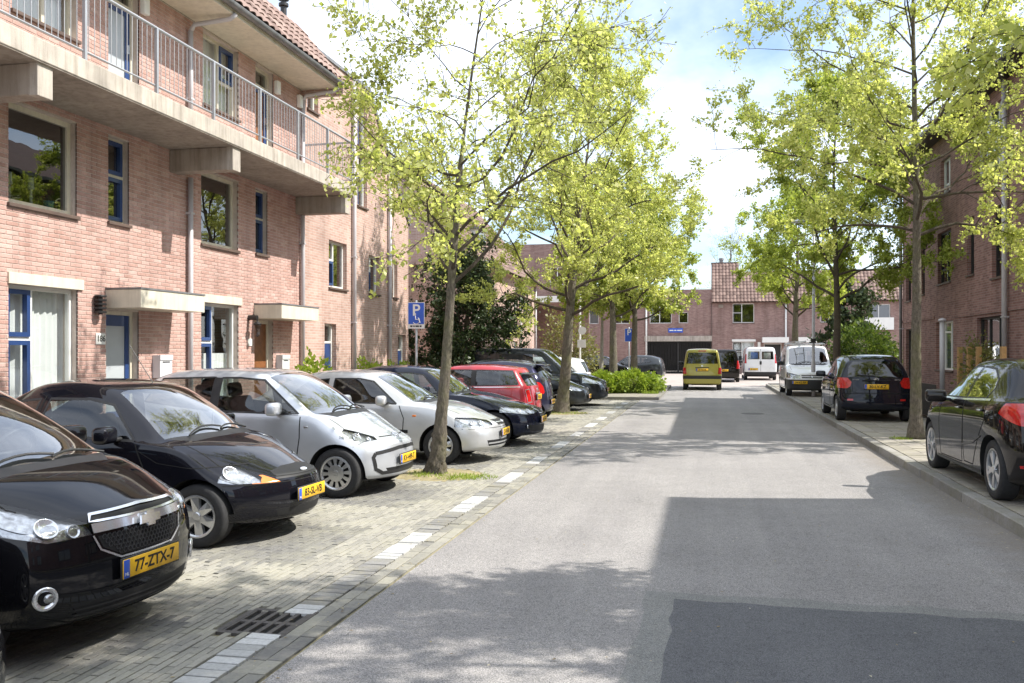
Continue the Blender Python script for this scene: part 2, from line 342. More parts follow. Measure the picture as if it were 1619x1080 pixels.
# --- drain grate
M_IRON = pm('cast iron', (.10, .092, .085), .65, .3, var=.3, scale=20, bmp=.3)
dr = empty('drain_grate', (-2.74, 5.2, -.006), 0, 'dark cast-iron slotted drain grate set in the brick edge line', 'drain')
mb = MB(); mb.box(-.235, .235, -.26, -.215, -.06, .006).box(-.235, .235, .215, .26, -.06, .006).box(-.235, -.195, -.215, .215, -.06, .006).box(.195, .235, -.215, .215, -.06, .006); mb.build('grate_frame', M_IRON, dr, world=False)
for k in range(6):
    x = -.195 + .39 * k / 5.0
    if 0 < k < 5 or True: MB().box(x - .016, x + .016, -.214, .214, -.012, .004).build('grate_bar', M_IRON, dr, world=False)
MB().box(-.195, .195, -.022, .022, -.011, .002).build('grate_bar', M_IRON, dr, world=False); MB().box(-.1945, .1945, -.2145, .2145, -.05, -.013).build('sump_shade', M_SEAM, dr, world=False)  # black block close under the bars paints in the shade of the pit
mc = MB().lathe([(0, .008), (.29, .008), (.31, .006), (.32, 0)], 28, 'z', (1.26, 25.3, 0)).build('manhole_cover', M_IRON); props(mc, 'round iron manhole cover in the road ahead of the parked dark hatchback', 'manhole')
# --- spring litter blown into the gutters
lm = MB()
for _ in range(1500):
    k = rng.random()
    if k < .45: x, y, z = 2.84 - abs(rng.gauss(0, .13)), rng.uniform(6, 40), .010
    elif k < .7: x, y, z = -2.42 + rng.gauss(0, .12), rng.uniform(3.5, 30), .004
    elif k < .85: x, y, z = rng.uniform(-2.2, 2.8), rng.uniform(4, 25), .012
    else: x, y, z = rng.uniform(3, 5.1), rng.uniform(8, 30), .124
    a = rng.uniform(0, 6.28); s_ = rng.uniform(.006, .017); c, d = math.cos(a) * s_, math.sin(a) * s_
    lm.add([(x - c, y - d, z), (x + d * .5, y - c * .5, z + .003), (x + c, y + d, z + .001), (x - d * .5, y + c * .5, z + .003)], [(0, 1, 2, 3)], rng.random())
M_LIT = brickmat('dry bud scales', [(0, (.16, .11, .05)), (.6, (.36, .30, .16)), (1, (.55, .52, .40))])
o = lm.build('leaf_litter', M_LIT); props(o, 'dry bud scales and bits of leaf scattered along the gutters', 'litter', kind='stuff')
# --- right-hand pavement with kerb
pv = sheet('pavement', 3.02, 5.25, -6, 46, .085, M_SAND)
kb = MB().box(2.86, 3.015, -6, 6, -.1, .11).build('kerb', M_KERB); kb['kind'] = 'structure'
kcache = []
for v in range(5):
    q = MB(); frustum(q, -.08, .08, -.495, .495, -.22, 0, .2 * v + .1, ins=.016); kcache.append(q.mesh('kerb_stone', M_KERB))
for k in range(39): link('kerb_stone', kcache[k % 5], kb, (2.94 + rng.gauss(0, .003), 6.5 + k * 1.0, .118 + rng.gauss(0, .003)), (0, rng.gauss(0, .01), rng.gauss(0, .003)))
it = []
for c in range(7):
    x0 = 3.03 + c * .303; y = 5.0 + (c % 2) * .15
    while y < 45.9:
        it.append((x0 + .003, x0 + .3, y + .003, y + .3, .05, .118 + rng.gauss(0, .002), rng.random())); y += .303
pieces(pv, 'paving_slab', 'paving_slabs', it, M_SLAB)
pv2 = sheet('garden_strip', 5.3, 7.0, -6, 46, .10, pm('garden soil', (.12, .09, .06), .97, var=.4, scale=4, bmp=.8, bscale=30))
# --- left pavement and island
sheet('pavement', -9.0, -7.62, -6, 31.5, .03, M_SLAB)
isl = sheet('hedge_island', -9.0, -1.75, 31.62, 43.0, .09, M_SLAB)
ik = MB().box(-9, -1.62, 31.5, 31.62, -.05, .10).box(-1.74, -1.62, 31.62, 43.1, -.05, .10).build('island_kerb', M_KERB); ik['kind'] = 'structure'
# ---------------------------------------------------------------- buildings
M_BRICK = brickmat('orange-pink facing brick', [(0, (.45, .275, .23)), (.25, (.495, .31, .265)), (.6, (.53, .342, .296)), (.9, (.56, .37, .322)), (1, (.59, .41, .36))], rough=.88, streak=.8)
M_MORT = pm('pale mortar', (.53, .455, .40), .95, var=.15, scale=6, bmp=.3)
def brickwall(name, stops, mortar, sc=1.0, axis='x'):
    """procedural brickwork for walls too far off to tell their bricks apart"""
    m, n, b, o = newmat(name); ge = node(n, 'NewGeometry'); sx = node(n, 'SeparateXYZ'); n.links.new(ge.outputs['Position'], sx.inputs[0])
    ad = node(n, 'Math', operation='ADD'); n.links.new(sx.outputs[0], ad.inputs[0]); n.links.new(sx.outputs[1], ad.inputs[1])
    cb = node(n, 'CombineXYZ'); n.links.new(ad.outputs[0], cb.inputs[0]); n.links.new(sx.outputs[2], cb.inputs[1])
    br = node(n, 'TexBrick'); br.inputs['Scale'].default_value = 1; br.inputs['Brick Width'].default_value = .22; br.inputs['Row Height'].default_value = .0625; br.inputs['Mortar Size'].default_value = .007; br.inputs['Bias'].default_value = 0
    br.inputs['Color1'].default_value = (0, 0, 0, 1); br.inputs['Color2'].default_value = (1, 1, 1, 1); br.inputs['Mortar'].default_value = (.5, .5, .5, 1); n.links.new(cb.outputs[0], br.inputs['Vector'])
    cc = ramp(n, br.outputs['Color'], stops); cc = mixrgb(n, br.outputs['Fac'], cc, mortar)
    nz = node(n, 'TexNoise', i_Scale=.7, i_Detail=8, i_Roughness=.65); n.links.new(ge.outputs['Position'], nz.inputs['Vector'])
    cc = mixrgb(n, .8, cc, ramp(n, nz.outputs['Fac'], [(.3, (.80,) * 3), (.7, (1.15,) * 3)]), 'MULTIPLY')
    mp = node(n, 'Mapping'); mp.inputs['Scale'].default_value = (2.2, 2.2, .15); n.links.new(ge.outputs['Position'], mp.inputs['Vector']); sn = node(n, 'TexNoise', i_Scale=1.3, i_Detail=7, i_Roughness=.65); n.links.new(mp.outputs[0], sn.inputs['Vector']); cc = mixrgb(n, .8, cc, ramp(n, sn.outputs['Fac'], [(.32, (.72, .70, .69)), (.55, (1.0,) * 3), (.75, (1.08,) * 3)]), 'MULTIPLY'); n.links.new(cc, b.inputs['Base Color']); b.inputs['Roughness'].default_value = .9
    iv = node(n, 'Math', operation='SUBTRACT'); iv.inputs[0].default_value = 1; n.links.new(br.outputs['Fac'], iv.inputs[1]); bump(n, b, iv.outputs[0], .6, .008); return m
M_BW_L = brickwall('pink brickwork', [(0, (.42, .265, .215)), (.5, (.48, .31, .255)), (1, (.54, .37, .31))], (.53, .45, .395))
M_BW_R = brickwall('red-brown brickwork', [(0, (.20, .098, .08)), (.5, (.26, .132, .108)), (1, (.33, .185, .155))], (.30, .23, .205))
M_BW_F = brickwall('purple-brown brickwork', [(0, (.23, .13, .11)), (.5, (.28, .168, .145)), (1, (.335, .22, .19))], (.33, .26, .235))
M_CREAM = pm('cream painted wood', (.68, .63, .51), .5, var=.07, dirt=.25, streak=.35); M_WHITE = pm('white painted wood', (.76, .75, .71), .45, var=.05, dirt=.15)
M_BLUE = pm('dark blue paint', (.022, .055, .17), .35, var=.12, coat=.3); M_DARKF = pm('black-brown window frame', (.018, .017, .017), .45)
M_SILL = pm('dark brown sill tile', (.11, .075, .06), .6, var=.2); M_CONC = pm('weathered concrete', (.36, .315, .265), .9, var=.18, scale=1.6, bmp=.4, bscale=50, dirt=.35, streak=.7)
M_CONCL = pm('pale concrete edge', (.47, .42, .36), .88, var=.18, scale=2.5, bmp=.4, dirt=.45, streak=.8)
M_PIPE = pm('grey plastic pipe', (.47, .45, .46), .45, var=.08, dirt=.15); M_RAIL = pm('galvanised railing', (.40, .41, .43), .45, .5, var=.12)
M_ZINC = pm('weathered zinc', (.20, .20, .205), .55, .3, var=.25, scale=5); M_WOOD = pm('brown wood door', (.22, .085, .03), .45, var=.3, scale=6)
M_TILE = brickmat('red-brown roof tile', [(0, (.16, .105, .085)), (.5, (.23, .155, .13)), (1, (.31, .22, .185))], rough=.75); M_TILEF = brickmat('plum roof tile', [(0, (.13, .082, .066)), (.5, (.18, .115, .095)), (1, (.24, .16, .13))], rough=.7)
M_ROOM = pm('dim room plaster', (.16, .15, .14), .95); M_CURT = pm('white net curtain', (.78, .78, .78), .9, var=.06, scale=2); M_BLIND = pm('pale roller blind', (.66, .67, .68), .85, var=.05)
M_WGLASS = glassmat('window glass', (.80, .83, .82), 1.55, 0, 1.5, wav=.05); M_WGLASSD = glassmat('deep window glass', (.42, .45, .45), 1.75, 0, 1.6, wav=.06); M_FROST = pm('frosted glass', (.42, .45, .47), .25, var=.05)
class Facade:
    """local a (along), o (outward), z"""
    def __init__(s, org, A, O): s.org = Vector(org); s.A = Vector(A); s.O = Vector(O)
    def P(s, a, o, z): return tuple(s.org + s.A * a + s.O * o + Vector((0, 0, z)))
    def box(s, mb, a0, a1, o0, o1, z0, z1):
        p, q = s.P(a0, o0, z0), s.P(a1, o1, z1); mb.box(p[0], q[0], p[1], q[1], p[2], q[2]); return mb
    def part(s, name, m, par, a0, a1, o0, o1, z0, z1, bevel=0):
        p, q = s.P(a0, o0, z0), s.P(a1, o1, z1); return ibox(name, m, par, (p[0], q[0], p[1], q[1], p[2], q[2]), bevel)
    def wall(s, name, m, par, a0, a1, z0, z1, holes, th=.28, o=0):
        us = sorted({a0, a1} | {h[k] for h in holes for k in (0, 1) if a0 < h[k] < a1}); zs = sorted({z0, z1} | {h[k] for h in holes for k in (2, 3) if z0 < h[k] < z1}); mb = MB()
        def q(*pts): mb.add([s.P(*p) for p in pts], [(0, 1, 2, 3)])
        for u, v in zip(us, us[1:]):
            for y, t in zip(zs, zs[1:]):
                if any(h[0] <= (u + v) / 2 <= h[1] and h[2] <= (y + t) / 2 <= h[3] for h in holes): continue
                q((u, o, y), (v, o, y), (v, o, t), (u, o, t)); q((u, o - th, y), (v, o - th, y), (v, o - th, t), (u, o - th, t))
        for h in holes:
            l, r, b, t = h[:4]
            q((l, o, b), (l, o - th, b), (l, o - th, t), (l, o, t)); q((r, o, b), (r, o - th, b), (r, o - th, t), (r, o, t)); q((l, o, t), (r, o, t), (r, o - th, t), (l, o - th, t)); q((l, o, b), (r, o, b), (r, o - th, b), (l, o - th, b))
        q((a0, o, z0), (a0, o - th, z0), (a0, o - th, z1), (a0, o, z1)); q((a1, o, z0), (a1, o - th, z0), (a1, o - th, z1), (a1, o, z1)); q((a0, o, z1), (a1, o, z1), (a1, o - th, z1), (a0, o - th, z1))
        return mb.build(name, m, par)
    def window(s, par, a0, a1, z0, z1, lights, fm, rec=.10, fw=.055, sill=None, curtain=None, glass=None, name='window', cur_m=None, plants=0):
        """lights: (a0,a1,z0,z1,casement material or None) in fractions"""
        mb = MB(); f = fw; d0, d1 = -rec - .07, -rec
        for q in ((a0, a1, z1 - f, z1), (a0, a1, z0, z0 + f), (a0, a0 + f, z0 + f, z1 - f), (a1 - f, a1, z0 + f, z1 - f)): s.box(mb, q[0], q[1], d0, d1, q[2], q[3])
        w, h = a1 - a0 - 2 * f, z1 - z0 - 2 * f; us = set(); A0, Z0 = a0 + f, z0 + f
        L = [(A0 + w * l[0], A0 + w * l[1], Z0 + h * l[2], Z0 + h * l[3], l[4] if len(l) > 4 else None) for l in lights]
        for l in L:
            if l[0] > A0 + .01: s.box(mb, l[0] - .028, l[0] + .028, d0 + .004, d1 - .004, l[2], l[3])
            if l[2] > Z0 + .01: s.box(mb, l[0], l[1], d0 + .007, d1 - .007, l[2] - .028, l[2] + .028)
        win = mb.build(name, fm, par)
        for l in L:
            u0, u1, y0, y1 = l[0] + .026, l[1] - .026, l[2] + .026, l[3] - .026
            if l[0] < A0 + .01: u0 = l[0]
            if l[1] > A0 + w - .01: u1 = l[1]
            if l[2] < Z0 + .01: y0 = l[2]
            if l[3] > Z0 + h - .01: y1 = l[3]
            if l[4]:
                c = MB(); k = .062
                for q in ((u0, u1, y1 - k, y1), (u0, u1, y0, y0 + k), (u0, u0 + k, y0 + k, y1 - k), (u1 - k, u1, y0 + k, y1 - k)): s.box(c, q[0], q[1], d0 + .01, d1 + .018, q[2], q[3])
                c.build('casement', l[4], win); u0 += k; u1 -= k; y0 += k; y1 -= k
            g = MB(); og = (d0 + d1) / 2
            g.add([s.P(u0, og, y0), s.P(u1, og, y0), s.P(u1, og, y1), s.P(u0, og, y1)], [(0, 1, 2, 3)]); go = g.build('pane', glass or M_WGLASS, win)
            nrm = Vector(go.data.polygons[0].normal)
            if nrm.dot(s.O) < 0: go.data.flip_normals()
        if sill: s.part('sill', sill, win, a0 - .03, a1 + .03, -rec + .002, .05, z0 - .055, z0 - .004, .006)
        if curtain:
            cu = MB(); n = max(6, int((a1 - a0) / .035)); lo, hi = curtain; vs = []
            for i in range(n + 1):
                a = a0 + (a1 - a0) * i / n; o_ = d0 - .10 + .018 * math.sin(i * 1.9) + .008 * math.sin(i * .7)
                vs += [s.P(a, o_, z0 + (z1 - z0) * lo), s.P(a, o_, z0 + (z1 - z0) * hi)]
            cu.add(vs, [(2 * i, 2 * i + 2, 2 * i + 3, 2 * i + 1) for i in range(n)]); cu.build('curtain', cur_m or M_CURT, win, smooth=True)
        return win
    def door(s, par, a0, a1, z0, z1, leafm, framem, glassm=None, rec=.12, gl=(.12, .88, .12, .93), top=0):
        mb = MB(); f = .06
        for q in ((a0, a1, z1 - f, z1), (a0, a0 + f, z0, z1 - f), (a1 - f, a1, z0, z1 - f)): s.box(mb, q[0], q[1], -rec - .08, -rec + .01, q[2], q[3])
        d = mb.build('door', framem, par); zt = z1 - f - top
        if top: s.part('fanlight', M_WGLASS, d, a0 + f, a1 - f, -rec - .045, -rec - .035, zt + .05, z1 - f); s.part('transom', framem, d, a0 + f, a1 - f, -rec - .07, -rec, zt, zt + .05)
        l, r = a0 + f + .003, a1 - f - .003
        lf = MB()
        if glassm:
            w, h = r - l, zt - z0; g = (l + w * gl[0], l + w * gl[1], z0 + h * gl[2], z0 + h * gl[3])
            for q in ((l, r, g[3], zt - .004), (l, r, z0, g[2]), (l, g[0], g[2], g[3]), (g[1], r, g[2], g[3])): s.box(lf, q[0], q[1], -rec - .06, -rec - .012, q[2], q[3])
            lo = lf.build('leaf', leafm, d); s.part('pane', glassm, d, g[0], g[1], -rec - .045, -rec - .03, g[2], g[3])
        else: s.box(lf, l, r, -rec - .06, -rec - .012, z0, zt - .004); lo = lf.build('leaf', leafm, d)
        s.part('handle', M_CHR, d, r - .07, r - .05, -rec - .01, -rec + .03, z0 + 1.02, z0 + 1.16); return d
    def pipe(s, par, a, z0, z1, r=.045, o=.075, m=None):
        p = MB().tube([s.P(a, o, z0), s.P(a, o, z1)], r, 12).build('drainpipe', m or M_PIPE, par, smooth=True)
        z = z0 + .7
        while z < z1: s.part('pipe_clip', M_PIPE, p, a - r - .008, a + r + .008, 0.002, o + r + .004, z, z + .035); z += 1.7
        return p
def bricks_on(fc, par, a0, a1, z0, z1, holes, m, top=None, nmax=300):
    """every brick a solid of its own standing 7 mm proud of the mortar"""
    items = []; row = 0; z = z0
    while z + .05 < z1:
        spans = [(a0, a1)]
        for h in holes:
            if h[2] < z + .055 and h[3] > z:
                ns = []
                for u, v in spans:
                    if h[1] <= u or h[0] >= v: ns.append((u, v)); continue
                    if h[0] > u: ns.append((u, h[0]))
                    if h[1] < v: ns.append((h[1], v))
                spans = ns
        for u, v in spans:
            x = a0 + (row % 2) * .11 - .22
            while x < v:
                p, q = max(x, u), min(x + .21, v)
                if q - p > .03: items.append((p, q, z, z + .0525, rng.random()))
                x += .22
        row += 1; z += .0625
    def sc(i):
        u, v, y, t, _ = items[i]; p = fc.P((u + v) / 2, 0, y); f = project(*p)
        return (0 if f and 0 < f[0] < 1619 and 0 < f[1] < 600 and v - u > .2 else 1, f[2] if f else 99)
    order = sorted(range(len(items)), key=sc); big = set(order[:nmax]); mb = MB(); cache = {}
    def bb(mb, u, v, y, t, pr, a, org=None):
        P = fc.P; w = .004
        c = [P(u, -.02, y), P(v, -.02, y), P(v, -.02, t), P(u, -.02, t), P(u, pr - .003, y), P(v, pr - .003, y), P(v, pr - .003, t), P(u, pr - .003, t), P(u + w, pr, y + w), P(v - w, pr, y + w), P(v - w, pr, t - w), P(u + w, pr, t - w)]
        if org: c = [tuple(Vector(k) - Vector(org)) for k in c]
        mb.add(c, [(0, 1, 5, 4), (1, 2, 6, 5), (2, 3, 7, 6), (3, 0, 4, 7), (4, 5, 9, 8), (5, 6, 10, 9), (6, 7, 11, 10), (7, 4, 8, 11), (8, 9, 10, 11)], a); mb.fix = True
    for i, (u, v, y, t, a) in enumerate(items):
        pr = .007 + rng.uniform(-.0012, .0012)
        if i in big:
            k = (round(v - u, 2), round(a * 14))
            if k not in cache: q = MB(); bb(q, 0, v - u, 0, t - y, .007, a, fc.P(0, 0, 0)); cache[k] = q.mesh('brick', m)
            link('brick', cache[k], par, Vector(fc.P(u, 0, y)) - par.location)
        else: bb(mb, u, v, y, t, pr, a)
    o = mb.build('brickwork', m, par); o['kind'] = 'stuff'
# ---- pantile roof: every tile a curved piece
def tile_mesh(w, l, m, a):
    mb = MB(); n = 6; vs = []
    for i in range(n + 1):
        u = i / n; h = .045 * math.sin(u * math.pi) ** 1 if u < .62 else .045 * math.sin(.62 * math.pi) - (u - .62) * .11
        for v in (0, 1): vs.append((u * w * 1.06, v * l, h + (.03 if v == 0 else 0)))
        vs.append((u * w * 1.06, 0, h + .012))
    mb.add(vs, [(3 * i, 3 * i + 3, 3 * i + 4, 3 * i + 1) for i in range(n)] + [(3 * i + 2, 3 * i + 5, 3 * i + 3, 3 * i) for i in range(n)], a); return mb
def tiled(par, org, along, up, na, nu, m, name='roof_tile', single=True, tw=.24, tl=.34, flip=1):
    org, along, up = Vector(org), Vector(along).normalized(), Vector(up).normalized(); nrm = along.cross(up) * flip
    R = Matrix((along, up, nrm)).transposed().to_4x4(); cache = [tile_mesh(tw, tl * 1.15, m, q) for q in (.05, .25, .45, .6, .8, .95)]
    if single:
        off = Vector((0, 0, 0)); q = par
        while q: off += q.location; q = q.parent
        ms = [c.mesh(name, m, smooth=False) for c in cache]
        for i in range(na):
            for k in range(nu):
                o = link(name, rng.choice(ms), par); o.matrix_local = Matrix.Translation(org + along * i * tw + up * k * tl - off) @ R
    else:
        mb = MB()
        for i in range(na):
            for k in range(nu):
                c = rng.choice(cache); T = Matrix.Translation(org + along * i * tw + up * k * tl) @ R; mb.add([tuple(T @ Vector(v)) for v in c.v], c.f, c.a[0])
        o = mb.build(name + 's', m, par); o['kind'] = 'stuff'
def shell(fc, par, a0, a1, depth, z1, floors, m):
    mb = MB(); 
    for z in floors: fc.box(mb, a0 + .05, a1 - .05, -depth + .1, -.30, z - .2, z)
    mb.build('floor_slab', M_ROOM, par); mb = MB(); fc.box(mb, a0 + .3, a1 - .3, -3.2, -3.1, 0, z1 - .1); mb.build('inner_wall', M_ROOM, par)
    mb = MB(); fc.box(mb, a0, a0 + .28, -depth, -.283, 0, z1); fc.box(mb, a1 - .28, a1, -depth, -.283, 0, z1); fc.box(mb, a0 + .28, a1 - .28, -depth, -depth + .28, 0, z1); mb.build('side_wall', m, par)

SHARED_RT = MB().prism([(-.14, -.03), (-.08, .055), (0, .085), (.08, .055), (.14, -.03), (0, .0)], 1, 0, .285).mesh('ridge_tile', None); SHARED_RT.materials.append(M_TILE)
# ================= near terrace on the left (gallery flats)
LA = Facade((-9, 0, 0), (0, 1, 0), (1, 0, 0))
bA = empty('terrace_building', (-9, 12, 0), 0, 'near pink brick terrace with a concrete gallery, blue doors and cream canopies', 'building')
U = [5.43, 10.0, 14.57]; holesA = []
for u in U:
    holesA += [(u, u + 1.32, .55, 2.62), (u + 1.95, u + 2.75, .12, 2.36), (u, u + 1.30, 3.70, 5.06), (u + 2.0, u + 2.50, 3.74, 5.06), (u + .06, u + 1.32, 6.28, 7.62), (u + 2.0, u + 2.76, 5.50, 7.62)]
LA.wall('wall', M_MORT, bA, 4.9, 18.75, 0, 7.66, holesA)
bricks_on(LA, bA, 4.9, 18.75, .02, 7.66, holesA, M_BRICK)
shell(LA, bA, 4.9, 18.75, 9, 7.6, (.1, 2.85, 5.47, 7.6), M_BW_L)
M_PLANT0 = pm('turquoise pot', (.08, .42, .42), .5)
for i, u in enumerate(U):
    first = i == 1
    LA.window(bA, u, u + 1.32, .55, 2.62, [(0, .38, .66, 1, M_BLUE), (0, .38, 0, .66, M_BLUE), (.38, 1, 0, 1)], M_WHITE, sill=M_SILL, curtain=(.0, 1.0 if i != 2 else .55), cur_m=M_CURT)
    LA.part('lintel_board', M_CREAM, bA, u - .02, u + 1.42, .002, .035, 2.625, 2.775, .004)
    LA.door(bA, u + 1.95, u + 2.75, .12, 2.36, M_WOOD if i == 2 else M_BLUE, M_CREAM, None if i == 2 else M_FROST, gl=(.14, .86, .3, .92))
    LA.window(bA, u, u + 1.30, 3.70, 5.06, [(0, 1, 0, 1)], M_CREAM, sill=M_SILL, glass=M_WGLASSD, fw=.07)
    LA.window(bA, u + 2.0, u + 2.50, 3.74, 5.06, [(0, 1, .56, 1, M_BLUE), (0, 1, 0, .56, M_BLUE)], M_CREAM, sill=M_SILL, fw=.04, glass=M_WGLASSD)
    LA.window(bA, u + .06, u + 1.32, 6.28, 7.62, [(0, .55, 0, 1), (.55, 1, .45, 1, M_BLUE), (.55, 1, 0, .45)], M_CREAM, sill=M_SILL, curtain=(0, 1))
    LA.door(bA, u + 2.0, u + 2.76, 5.50, 7.62, M_BLUE, M_CREAM, M_FROST if i < 2 else M_WOOD, top=.32, gl=(.16, .84, .12, .93))
    cp = LA.part('canopy', M_CREAM, bA, u + 1.93, u + 3.68, .003, .62, 2.39, 2.67, .006); LA.part('canopy_edge', M_ZINC, cp, u + 1.92, u + 3.69, .003, .63, 2.672, 2.70)
for y in (9.58, 14.12, 18.60): LA.pipe(bA, y, .05, 4.80 if y < 18 else 7.4)
for y in (9.58, 14.12): LA.pipe(bA, y, 5.48, 7.4)
for y in (9.58, 14.12, 18.60):
    MB().tube([LA.P(y, .075, 7.4), LA.P(y + .02, .14, 7.52), LA.P(y + .1, .8, 7.60), LA.P(y + .1, .90, 7.68)], .042, 10).build('gutter_outlet', M_PIPE, bA, smooth=True)
# gallery
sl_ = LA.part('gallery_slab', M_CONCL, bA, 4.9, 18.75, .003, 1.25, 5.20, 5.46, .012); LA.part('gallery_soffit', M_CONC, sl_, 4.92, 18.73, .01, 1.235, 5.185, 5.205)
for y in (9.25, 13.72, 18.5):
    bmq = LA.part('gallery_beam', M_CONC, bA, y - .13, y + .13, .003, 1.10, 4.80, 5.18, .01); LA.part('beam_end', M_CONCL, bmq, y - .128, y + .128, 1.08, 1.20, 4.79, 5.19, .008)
rl = MB().tube([LA.P(4.9, 1.2, 6.42), LA.P(18.7, 1.2, 6.42), LA.P(18.7, .05, 6.42)], .024, 8).tube([LA.P(4.9, 1.2, 5.58), LA.P(18.7, 1.2, 5.58), LA.P(18.7, .05, 5.58)], .014, 6).build('railing', M_RAIL, bA)
for y in [6.9, 8.4, 9.93, 11.45, 12.97, 14.5, 16.0, 17.4, 18.7]: LA.part('railing_post', M_RAIL, rl, y - .022, y + .022, 1.19, 1.235, 5.30, 6.41)
bal = MB().tube([(0, 0, 0), (0, 0, .84)], .0055, 5).mesh('baluster', M_RAIL)
for k in range(98): link('baluster', bal, rl, Vector(LA.P(7.8 + k * .111, 1.2, 5.58)) - bA.location)
for k in range(10): link('baluster', bal, rl, Vector(LA.P(18.7, .1 + k * .111, 5.58)) - bA.location)
# eaves, gutter, tiled roof
LA.part('eaves_soffit', M_CREAM, bA, 4.9, 18.95, .003, .86, 7.665, 7.73)
LA.part('fascia', M_CREAM, bA, 4.9, 18.95, .80, .87, 7.735, 7.80)
gt = MB(); N = 8; vs = []
for y in (4.9, 19.0):
    for k in range(N + 1):
        q = math.pi + math.pi * k / N; vs.append(LA.P(y, .95 + .075 * math.cos(q), 7.80 + .08 * math.sin(q)))
gt.add(vs, [(k, k + 1, N + 2 + k, N + 1 + k) for k in range(N)]); gt.build('gutter', M_ZINC, bA, smooth=True)
sl = math.radians(50); RZ = 7.79 + 1.15 * math.tan(sl)
rd = MB(); rd.add([LA.P(4.9, .9, 7.79), LA.P(18.95, .9, 7.79), LA.P(18.95, -.25, RZ), LA.P(4.9, -.25, RZ)], [(0, 1, 2, 3)])
rd.add([LA.P(4.9, -.25, RZ), LA.P(18.95, -.25, RZ), LA.P(18.95, -9.2, 7.7), LA.P(4.9, -9.2, 7.7)], [(0, 1, 2, 3)]); rf = rd.build('roof', M_TILEF, bA)
MB().prism([(-8.97, 7.5), (-8.0, 7.5), (-8.0, 7.76), (-9.25, RZ - .04), (-18.0, 7.7), (-18, 7.4)], 1, 18.70, 18.78).build('gable_top', M_BW_L, bA)
upv = Vector((-math.cos(sl), 0, math.sin(sl)))
tiled(rf, Vector(LA.P(11.9, .97, 7.82)), (0, 1, 0), upv, 29, 5, M_TILE, tl=.35)
for k in range(24): link('ridge_tile', SHARED_RT, rf, Vector((-9.27, 12.0 + k * .29, RZ + .02)) - bA.location)
for y, o_ in ((16.5, -.30), (18.4, -.30)):
    z = RZ
    v = MB().lathe([(.07, -.1), (.07, .32), (.11, .34), (.11, .40), (.06, .42), (.06, .46), (.12, .48), (.02, .56)], 14, 'z', LA.P(y, o_, z)).build('roof_vent', M_DARKF, rf, smooth=False)
for y in (11.05 + .02, 15.65, 18.42): LA.part('gallery_lamp', M_WHITE, bA, y + 1.7 - (1.7 if y > 18 else 0), y + 1.85 - (1.7 if y > 18 else 0), .003, .10, 7.22, 7.5, .02)
# wall furniture of the two entrances
wl = empty('wall_lamp', LA.P(11.72, .08, 2.28), 0, 'black louvred wall lamp beside house number 186', 'lamp')
q = MB()
q.lathe([(0, .30), (.085, .29), (.09, .27), (.06, .26)], 16); q.lathe([(.03, 0), (.03, .27)], 10); q.build('lamp_cap', M_DARKF, wl, world=False)
for k in range(4): MB().lathe([(.055, .02 + k * .06), (.088, .025 + k * .06), (.088, .05 + k * .06), (.055, .055 + k * .06)], 16).build('louvre', M_DARKF, wl, world=False)
MB().box(-.08, -.005, -.03, .03, .05, .13).build('bracket', M_DARKF, wl, world=False)
wn = LA.part('house_number_plate', M_WHITE, None, 11.70, 11.92, .008, .022, 1.83, 2.0, .006); props(wn, 'white enamel plate reading 186 beside the blue-framed front door', 'house number')
link("lettering", textmesh("186", .13, M_DARKF, bold=.002), wn, (-8.976, 11.81, 1.915), (math.pi / 2, 0, math.pi / 2))
wn = LA.part('house_number_plate', M_WHITE, None, 16.24, 16.42, .008, .022, 1.83, 1.98, .006); props(wn, 'small white number plate beside the brown wooden front door', 'house number')
def mailbox(y, z, label):
    r = empty('mailbox', LA.P(y, .0, z), 0, label, 'mailbox'); m = pm('pale grey mailbox', (.60, .60, .62), .4, var=.05)
    MB().prism([(.008, 0), (.15, 0), (.15, .33), (.12, .38), (.008, .38)], 1, -.17, .17).build('box', m, r, world=False); MB().box(.135, .162, -.18, .18, .30, .385).build('flap', m, r, world=False); MB().box(.1505, .153, -.10, .10, .255, .275).build('slot', M_DARKF, r, world=False)
mailbox(13.28, 1.28, 'pale grey mailbox on the brick wall right of door 186'); mailbox(17.62, 1.26, 'pale grey mailbox on the wall right of the brown door')
ln = empty('wall_lantern', LA.P(16.28, .0, 2.3), 0, 'black coach lantern on a bracket left of the brown door', 'lamp')
MB().tube([(.008, 0, .1), (.12, 0, .16), (.2, 0, .12), (.2, 0, .02)], .012, 6).lathe([(.05, .0), (.05, .2), (.0, .2)], 10, 'x', (.0, 0, .1)).build('bracket', M_DARKF, ln, world=False)
MB().lathe([(.0, .04), (.10, -.03), (.085, -.045)], 6, 'z', (.2, 0, 0)).lathe([(.045, -.27), (.05, -.26), (.0, -.29)], 6, 'z', (.2, 0, 0)).build('lantern_cap', M_DARKF, ln, world=False); MB().lathe([(.078, -.045), (.047, -.26)], 6, 'z', (.2, 0, 0)).build('lantern_glass', M_WGLASS, ln, world=False)
